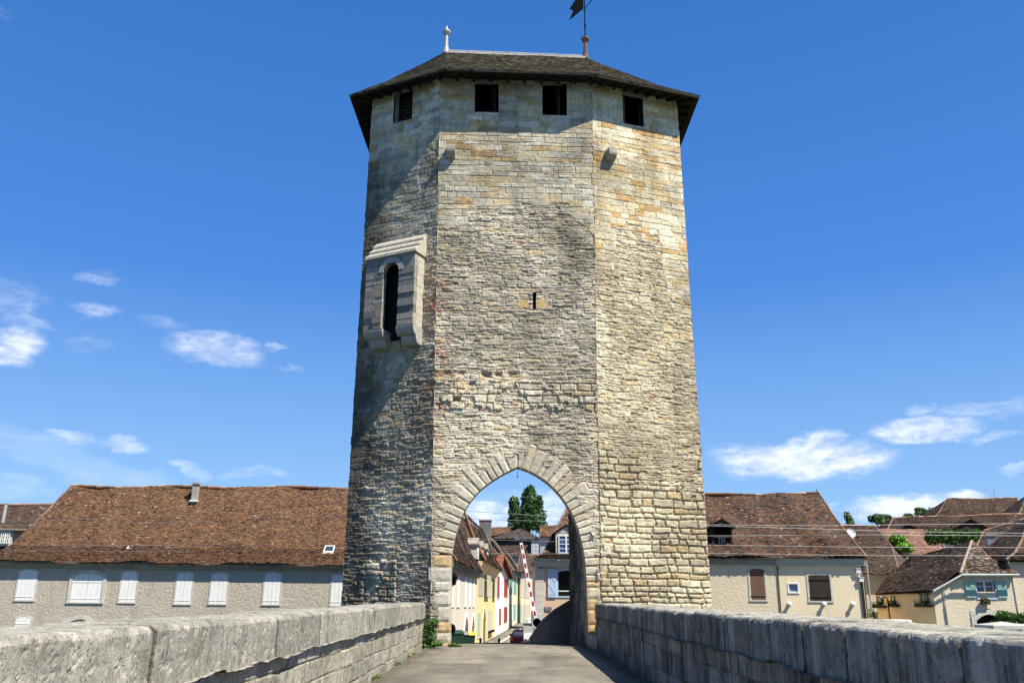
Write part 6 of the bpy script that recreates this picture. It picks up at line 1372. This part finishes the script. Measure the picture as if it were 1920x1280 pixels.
# cars
def car(name, label, x, y, yaw, paint, seed=0):
    z = rz(y) + .0; t = thing(name, label, 'car', (x, y, z)); R3 = Matrix.Rotation(yaw, 3, 'Z')
    def P(a, b, c): return Vector((x, y, z)) + R3 @ Vector((a, b, c))      # a across, b along (rear at -), c up
    prof_ = [(-2.0, .3, .8), (-2.05, .55, .84), (-1.98, .92, .84), (-1.6, 1.02, .82), (-1.15, 1.42, .64), (.3, 1.46, .64), (1.05, .98, .8), (1.95, .8, .78), (2.05, .5, .8), (2.0, .28, .78)]
    mb = MB(); V = []; n_ = len(prof_)
    for b, c, hwid in prof_:
        for k in (-1, -.88, .88, 1): V.append(P(k * hwid, b, c - (.05 if abs(k) == 1 else 0)))
    F_ = [(i * 4 + j, i * 4 + j + 1, i * 4 + j + 5, i * 4 + j + 4) for i in range(n_ - 1) for j in range(3)]
    base = len(V)
    for b, c, hwid in prof_:
        for k in (-1, 1): V.append(P(k * hwid, b, .25))
    for i in range(n_ - 1): F_ += [(i * 4, i * 4 + 4, base + i * 2 + 2, base + i * 2), (i * 4 + 3, base + i * 2 + 1, base + i * 2 + 3, i * 4 + 7), (base + i * 2, base + i * 2 + 2, base + i * 2 + 3, base + i * 2 + 1)]
    mb.add(V, F_); mb.build('body', paint, t)
    g = MB(); g.quad(P(-.62, -1.6 + .02, 1.045), P(.62, -1.58, 1.045), P(.53, -1.17, 1.40), P(-.53, -1.17, 1.40)); g.build('rear_window', M['glass'], t); g = MB(); g.quad(P(-.6, 1.02, 1.03), P(.6, 1.02, 1.03), P(.53, .35, 1.45), P(-.53, .35, 1.45)); g.build('windscreen', M['glass'], t)
    for s in (-1, 1):
        m_ = MB(); m_.quad(P(s * .72, -1.2, 1.0), P(s * .72, .9, 1.0), P(s * .645, .3, 1.4), P(s * .645, -1.05, 1.38)); m_.build('side_window', M['glass'], t)
        m_ = MB(); q = [P(s * .82 - .12, -2.04, .72), P(s * .82 + (-.0 if s > 0 else .12), -2.04, .72)]; a0, a1 = sorted((s * .62, s * .82)); m_.hexa([P(a0, -2.075, .66), P(a1, -2.075, .66), P(a1, -1.9, .66), P(a0, -1.9, .66), P(a0, -2.045, .88), P(a1, -2.045, .88), P(a1, -1.9, .88), P(a0, -1.9, .88)]); m_.build('tail_light', M['taillight'], t)
        m_ = MB(); m_.lathe(P(s * .95, .75, 1.0), [(.03, -.1), (.09, -.06), (.1, .06), (.03, .1)], 8, axis=R3 @ Vector((1, 0, 0))); m_.build('wing_mirror', paint, t)
        for b in (-1.25, 1.3):
            m_ = MB(); m_.lathe(P(s * .7, b, .31), [(.2, -.1), (.31, -.09), (.31, .09), (.2, .1)], 18, axis=R3 @ Vector((s, 0, 0))); wl = m_.build('wheel', M['rubber'], t); m_ = MB(); m_.lathe(P(s * .7, b, .31), [(.19, .06), (.19, .105), (.04, .12)], 10, axis=R3 @ Vector((s, 0, 0))); m_.build('rim', M['grille'], wl)
    return t
cx_ = W(979, 1190, 70).x; car('parked_car', 'dark red car seen from behind, half hidden beyond the gateway', cx_, 72.0, rad(-3), M['carred'])
cx_ = W(999, 1175, 80).x; car('dark_car', 'black car parked ahead of the dark red car in the street', cx_ + .3, 84.0, rad(-3), M['cargrey'])
# bins, bollards
def bin_(label, px, Y, col, lid):
    c = W(px, 1190, Y); z = rz(Y) + .05; t = thing('wheelie_bin', label, 'bin', (c.x, Y, z), 'wheelie bins beside the stained house'); mb = MB(); w_ = .48
    mb.hexa([(c.x - w_ * .8, Y - .35, z), (c.x + w_ * .8, Y - .35, z), (c.x + w_ * .8, Y + .35, z), (c.x - w_ * .8, Y + .35, z), (c.x - w_, Y - .42, z + 1.0), (c.x + w_, Y - .42, z + 1.0), (c.x + w_, Y + .42, z + 1.0), (c.x - w_, Y + .42, z + 1.0)]); mb.build('body', col, t)
    mb = MB(); mb.hexa([(c.x - w_ - .04, Y - .46, z + 1.0), (c.x + w_ + .04, Y - .46, z + 1.0), (c.x + w_ + .04, Y + .46, z + 1.0), (c.x - w_ - .04, Y + .46, z + 1.0), (c.x - w_ * .8, Y - .36, z + 1.12), (c.x + w_ * .8, Y - .36, z + 1.12), (c.x + w_ * .8, Y + .4, z + 1.17), (c.x - w_ * .8, Y + .4, z + 1.17)]); mb.build('lid', lid, t)
bin_('dark green wheelie bin nearest the left jamb of the gateway', 854, 52, M['green'], M['green']); bin_('grey lidded bin between the green and yellow lidded bins', 864, 53.5, M['green'], M['grille']); bin_('bin with a bright yellow lid beside the arched doorway', 876, 54, M['green'], M['yellowp'])
for px, lb in ((901, 'short dark bollard in front of the yellow house'), (936, 'short dark bollard standing alone on the sunlit street')):
    c = W(px, 1190, 74); t = MB(); t.lathe((c.x, 74, rz(74) - .1), [(.09, 0), (.09, .62), (.11, .64), (.11, .72), (.06, .8)], 10); tag(t.build('bollard', M['iron']), lb, 'bollard', 'bollards along the street')

# overhead cables
def cable(label, pts, Y=45.5, r=.009):
    P = []; pts = ([(-1100, pts[0][1] - 25)] if pts[0][0] < 0 else []) + list(pts) + [(2900, pts[-1][1] - 20)]
    for (x0, y0), (x1, y1) in zip(pts[:-1], pts[1:]):
        n_ = 6
        for i in range(n_): k = i / n_; P.append(W(x0 + (x1 - x0) * k, y0 + (y1 - y0) * k, Y))
    P.append(W(*pts[-1], Y)); mb = MB(); mb.path(P, r, 5); tag(mb.build('overhead_cable', M['grille']), label, 'cable', 'overhead cables strung behind the tower')
cable('topmost thin overhead cable rising towards the tower across the long roof', [(-150, 985), (10, 978), (200, 971), (420, 958), (646, 942), (760, 945), (870, 957), (1068, 970), (1326, 985), (1700, 996), (2050, 1001)])
cable('second overhead cable, just under the topmost one', [(-150, 988), (172, 982), (420, 976), (646, 969), (870, 972), (1068, 978), (1326, 983), (1526, 985), (1920, 981), (2050, 979)], 46)
cable('third overhead cable, passing in front of the cream house dormer', [(-150, 1016), (62, 1021), (350, 1022), (639, 1023), (860, 1010), (1060, 1015), (1326, 1004), (1650, 1002), (1920, 1004), (2050, 1005)], 46.2)
cable('fourth overhead cable, low across both tiled roofs', [(-150, 1030), (0, 1031), (320, 1034), (639, 1035), (865, 1036), (1060, 1038), (1326, 1021), (1600, 1025), (1920, 1026), (2050, 1027)], 46.1)
cable('lowest overhead cable on the right, touching the cream house corner', [(1300, 1036), (1623, 1041), (1920, 1041), (2050, 1041)], 46.3)

# ------------------------------------------------------------------ plants
G1 = [(.035, .085, .022), (.055, .12, .03), (.075, .16, .04), (.025, .055, .018), (.1, .19, .05)]
def tree(name, label, c, r, lumps, n, size, cols, seed, base, group=None, cat='tree'):
    t = thing(name, label, cat, base, group); mb = MB(); b = Vector(base); top = Vector(c)
    mb.tube(b, b.lerp(top, .6), .02 * r[2] + .08, .012 * r[2] + .05, 8)
    for i, (lx, ly, lz, *_) in enumerate(lumps): e = Vector((c[0] + lx * r[0], c[1] + ly * r[1], c[2] + lz * r[2])); s = b.lerp(top, .45); mb.tube(s, e, .05 + .008 * r[2], .03, 6)
    mb.build('trunk', M['bark'], t); leaves(t, c, r, n, size, cols, seed, .3, lumps=lumps); return t
c = W(990, 955, 175); rs = random.Random(12)
lumps = [(-.62, 0, -.15, .33, .5, .4), (-.68, 0, .22, .26, .4, .3), (-.55, 0, -.55, .45, .6, .38), (.05, 0, .5, .38, .5, .42), (.2, 0, .15, .5, .7, .5), (.35, .1, -.25, .52, .7, .45), (.05, -.1, -.4, .5, .7, .45), (.5, 0, -.55, .45, .6, .38), (-.05, 0, .1, .3, .5, .35), (.45, 0, .3, .3, .4, .28), (.12, 0, .75, .22, .3, .24), (-.3, 0, -.75, .5, .5, .3)]
tree('twin_crowned_tree', 'tall dense green tree with two crowns beyond the street roofs', tuple(c), (4.2, 4, 5.0), lumps, 6000, .24, G1, 3, (c.x, 175, 0))
def blob(seed, k=8):
    rs = random.Random(seed); return [(rs.uniform(-.6, .6), rs.uniform(-.4, .4), rs.uniform(-.5, .5), rs.uniform(.3, .5), .5, rs.uniform(.3, .5)) for _ in range(k)]
for i, (px, py, Y, rx_, rz_, lab) in enumerate(((1658, 985, 88, 1.4, 1.5, 'dark bushy tree between the narrow house and the long barn roof'), (1640, 975, 90, .9, .8, 'low round tree left of the barn roof with the aerial behind it'), (1733, 962, 130, 1.8, 1.2, 'small distant tree poking above the barn ridge below the cloud'), (1703, 968, 140, 1.5, .7, 'tiny distant treetop left of the one below the cloud'), (1595, 975, 95, .7, 1.6, 'narrow dark tree behind the hip of the cream house'))):
    c = W(px, py, Y); tree('background_tree', lab, tuple(c), (rx_, rx_, rz_), blob(i + 5, 7), 1000, .13, [(.08, .16, .045), (.11, .2, .06), (.06, .12, .04)], 20 + i, (c.x, Y, -1), 'trees behind the right hand roofs')
c = W(1789, 1006, 63); t = thing('clipped_hedge', 'dark green clipped hedge between the roofs on the right', 'hedge', (c.x, 63, 0)); mb = MB(); mb.tube((c.x, 63, -1), c, .15, .1); mb.build('stem', M['bark'], t)
leaves(t, tuple(c), (1.95, .6, .62), 7000, .07, [(.04, .09, .02), (.06, .13, .025), (.09, .17, .03)], 31, .1, lumps=[(x, 0, .12 * math.sin(x * 9), .22, 1, .85) for x in np.linspace(-.85, .85, 9)])
c = W(1687, 1019, 61); t = thing('bright_shrub', 'bright yellow green shrub in front of the pink ribbed roof', 'shrub', (c.x, 61, 0)); mb = MB(); mb.tube((c.x, 61, -1), c, .1, .05); mb.build('stem', M['bark'], t)
leaves(t, tuple(c), (1.15, .8, .85), 3500, .09, [(.17, .32, .04), (.24, .42, .06), (.13, .26, .03)], 32, .2, lumps=blob(33, 9))
c = W(1897, 1160, 48.3); t = thing('garden_shrub', 'feathery green shrub in front of the arched doorway', 'shrub', (c.x, 48.3, -1.9)); mb = MB(); mb.tube((c.x, 48.3, -1.9), c, .06, .03); mb.build('stem', M['bark'], t)
leaves(t, tuple(c), (1.2, .6, .5), 2500, .06, [(.08, .16, .04), (.12, .22, .05), (.05, .11, .03)], 34, .1, lumps=blob(35, 9))
c = W(1637, 1150, 49); t = thing('rose_bush', 'small rose bush with pale blossoms beside the cream house corner', 'shrub', (c.x, 49, -1.9)); mb = MB(); mb.tube((c.x, 49, -1.9), c, .04, .02); mb.build('stem', M['bark'], t)
leaves(t, tuple(c), (.35, .3, .35), 500, .04, [(.08, .16, .04), (.12, .2, .05), (.7, .6, .5)], 36, .1, lumps=blob(37, 5))
# climbing weeds at the foot of the tower
t = thing('wall_shrub', 'leafy green self-sown shrub at the end of the left parapet', 'shrub', (W(803, 1205, 28.9).x, 28.9, rz(28.9)))
mb = MB(); rs = random.Random(2); b = W(800, 1212, 28.9)
for k in range(6): mb.tube(b, W(rs.uniform(793, 818), rs.uniform(1150, 1190), 28.8), .012, .005, 5)
mb.build('stems', M['bark'], t)
GG = [(.06, .14, .03), (.09, .2, .04), (.13, .26, .05), (.04, .09, .025)]
c = W(803, 1180, 28.85); lw = []
for (px, py, a, b_) in ((793, 1160, .12, .25), (796, 1178, .1, .25), (810, 1172, .22, .26), (808, 1190, .2, .25), (797, 1203, .2, .22), (818, 1206, .25, .08), (803, 1210, .3, .06), (815, 1166, .12, .14)):
    p = W(px, py, 28.85); lw.append((p.x - c.x, 0, p.z - c.z, a, .16, b_))
leaves(t, tuple(c), (1, 1, 1), 2600, .028, GG, 41, .1, lumps=lw)
c = W(853, 1208, 29.6); t = thing('weed_tuft', 'small green weed tuft at the foot of the left jamb', 'weed', (c.x, 29.5, rz(29.5))); leaves(t, tuple(c), (1, 1, 1), 500, .022, GG, 42, .1, name='leaves', lumps=[(0, -.1, -.0, .15, .1, .06), (.12, -.1, -.03, .12, .1, .04), (-.14, -.05, -.02, .1, .1, .05)])
rs = random.Random(31)
for k in range(7):
    px, py = rs.uniform(700, 786), 0; y_ = rs.uniform(17, 28); x_ = -2.6 - .004 * y_ + rs.uniform(.02, .06); o = thing('weed_tuft', 'tiny weed growing in the joint between the left parapet and the asphalt', 'weed', (x_, y_, rz(y_)), 'tiny weeds along the foot of the left parapet'); leaves(o, (x_, y_, rz(y_) + .02), (1, 1, 1), 90, .014, GG + [(.3, .22, .08)], 50 + k, .1, name='leaves', lumps=[(0, 0, .01, .06, .1, .035)])
# white flat tops over the right parapet
c = W(1693, 1165, 30); t = thing('parked_van', 'long white van roof just showing above the right parapet', 'van', (W(1693, 1165, 47.9).x, 47.9, -1.9)); zr_ = W(1693, 1161, 47.9).z; xl, xr = W(1665, 1163, 47.9).x, W(1714, 1163, 47.9).x
mb = MB(); mb.hexa([(xl, 47.8, -1.5), (xr, 47.8, -1.5), (xr, 49.6, -1.5), (xl, 49.6, -1.5), (xl, 47.8, -.4), (xr, 47.8, -.4), (xr, 49.6, -.4), (xl, 49.6, -.4)]); mb.hexa([(xl, 47.8, -.4), (xr, 47.8, -.4), (xr, 49.6, -.4), (xl, 49.6, -.4), (xl + .3, 47.95, zr_), (xr - .12, 47.95, zr_), (xr - .12, 49.45, zr_), (xl + .3, 49.45, zr_)]); b_ = mb.build('body', M['plastic'], t)
for xx in (xl + .3, xr - .3): mb = MB(); mb.lathe((xx, 47.85, -1.6), [(.2, -.08), (.3, -.07), (.3, .07), (.2, .08)], 14, axis=Vector((0, -1, 0))); mb.build('wheel', M['rubber'], t)
mb = MB(); mb.quad((xl + .1, 47.79, -.75), (xl + .7, 47.79, -.75), (xl + .7, 47.8, -.42), (xl + .15, 47.8, -.42)); mb.build('side_window', M['glass'], t)
Yp = 20; c = W(1895, 1172, Yp); t = thing('gate_pillar', 'pillar with a flat pale stone cap behind the right parapet near the edge', 'pillar', (c.x, Yp, -9)); zc = c.z
xl, xr = W(1862, 1170, Yp).x, W(1932, 1170, Yp).x; yw = xr - xl; mb = MB(); mb.hexa([(xl + .12, Yp + .12, -9), (xr - .12, Yp + .12, -9), (xr - .12, Yp + yw - .12, -9), (xl + .12, Yp + yw - .12, -9), (xl + .12, Yp + .12, zc - .08), (xr - .12, Yp + .12, zc - .08), (xr - .12, Yp + yw - .12, zc - .08), (xl + .12, Yp + yw - .12, zc - .08)]); mb.build('shaft', M['surround'], t)
mb = MB(); q = [(xl, Yp), (xr, Yp), (xr, Yp + yw), (xl, Yp + yw)]; mb.hexa([(x, y, zc - .08) for x, y in q] + [(x, y, zc) for x, y in q]); mb.add([(x, y, zc) for x, y in q] + [((xl + xr) / 2, Yp + yw / 2, zc + .08)], [(0, 1, 4), (1, 2, 4), (2, 3, 4), (3, 0, 4)]); mb.build('cap', M['cornicew'], t)
# grit and dry leaves that gather along both walls
gt = MB(); rs = random.Random(77)
for k in range(2600):
    sd_ = rs.choice((-1, 1)); y_ = rs.uniform(14, 29.5); x_ = (2.68 if sd_ < 0 else 2.8) - abs(rs.gauss(0, .16)); s_ = rs.uniform(.004, .014); x_ *= sd_; z_ = rz(y_) + .004; a_ = rs.uniform(0, 3)
    c_ = rs.choice([(.2, .19, .16), (.28, .26, .22), (.13, .12, .1), (.22, .14, .06), (.1, .13, .04)]); dx, dy = math.cos(a_) * s_, math.sin(a_) * s_ * 1.6
    gt.add([(x_ - dx, y_ - dy, z_), (x_ + dy, y_ - dx, z_), (x_ + dx, y_ + dy, z_), (x_ - dy, y_ + dx, z_), (x_, y_, z_ + s_ * .8)], [(0, 1, 4), (1, 2, 4), (2, 3, 4), (3, 0, 4)], c_)
o = gt.build('grit', M['leaf']); o['kind'] = 'stuff'; o['label'] = 'grit and dry leaves gathered along the foot of both parapets'; o['category'] = 'grit'
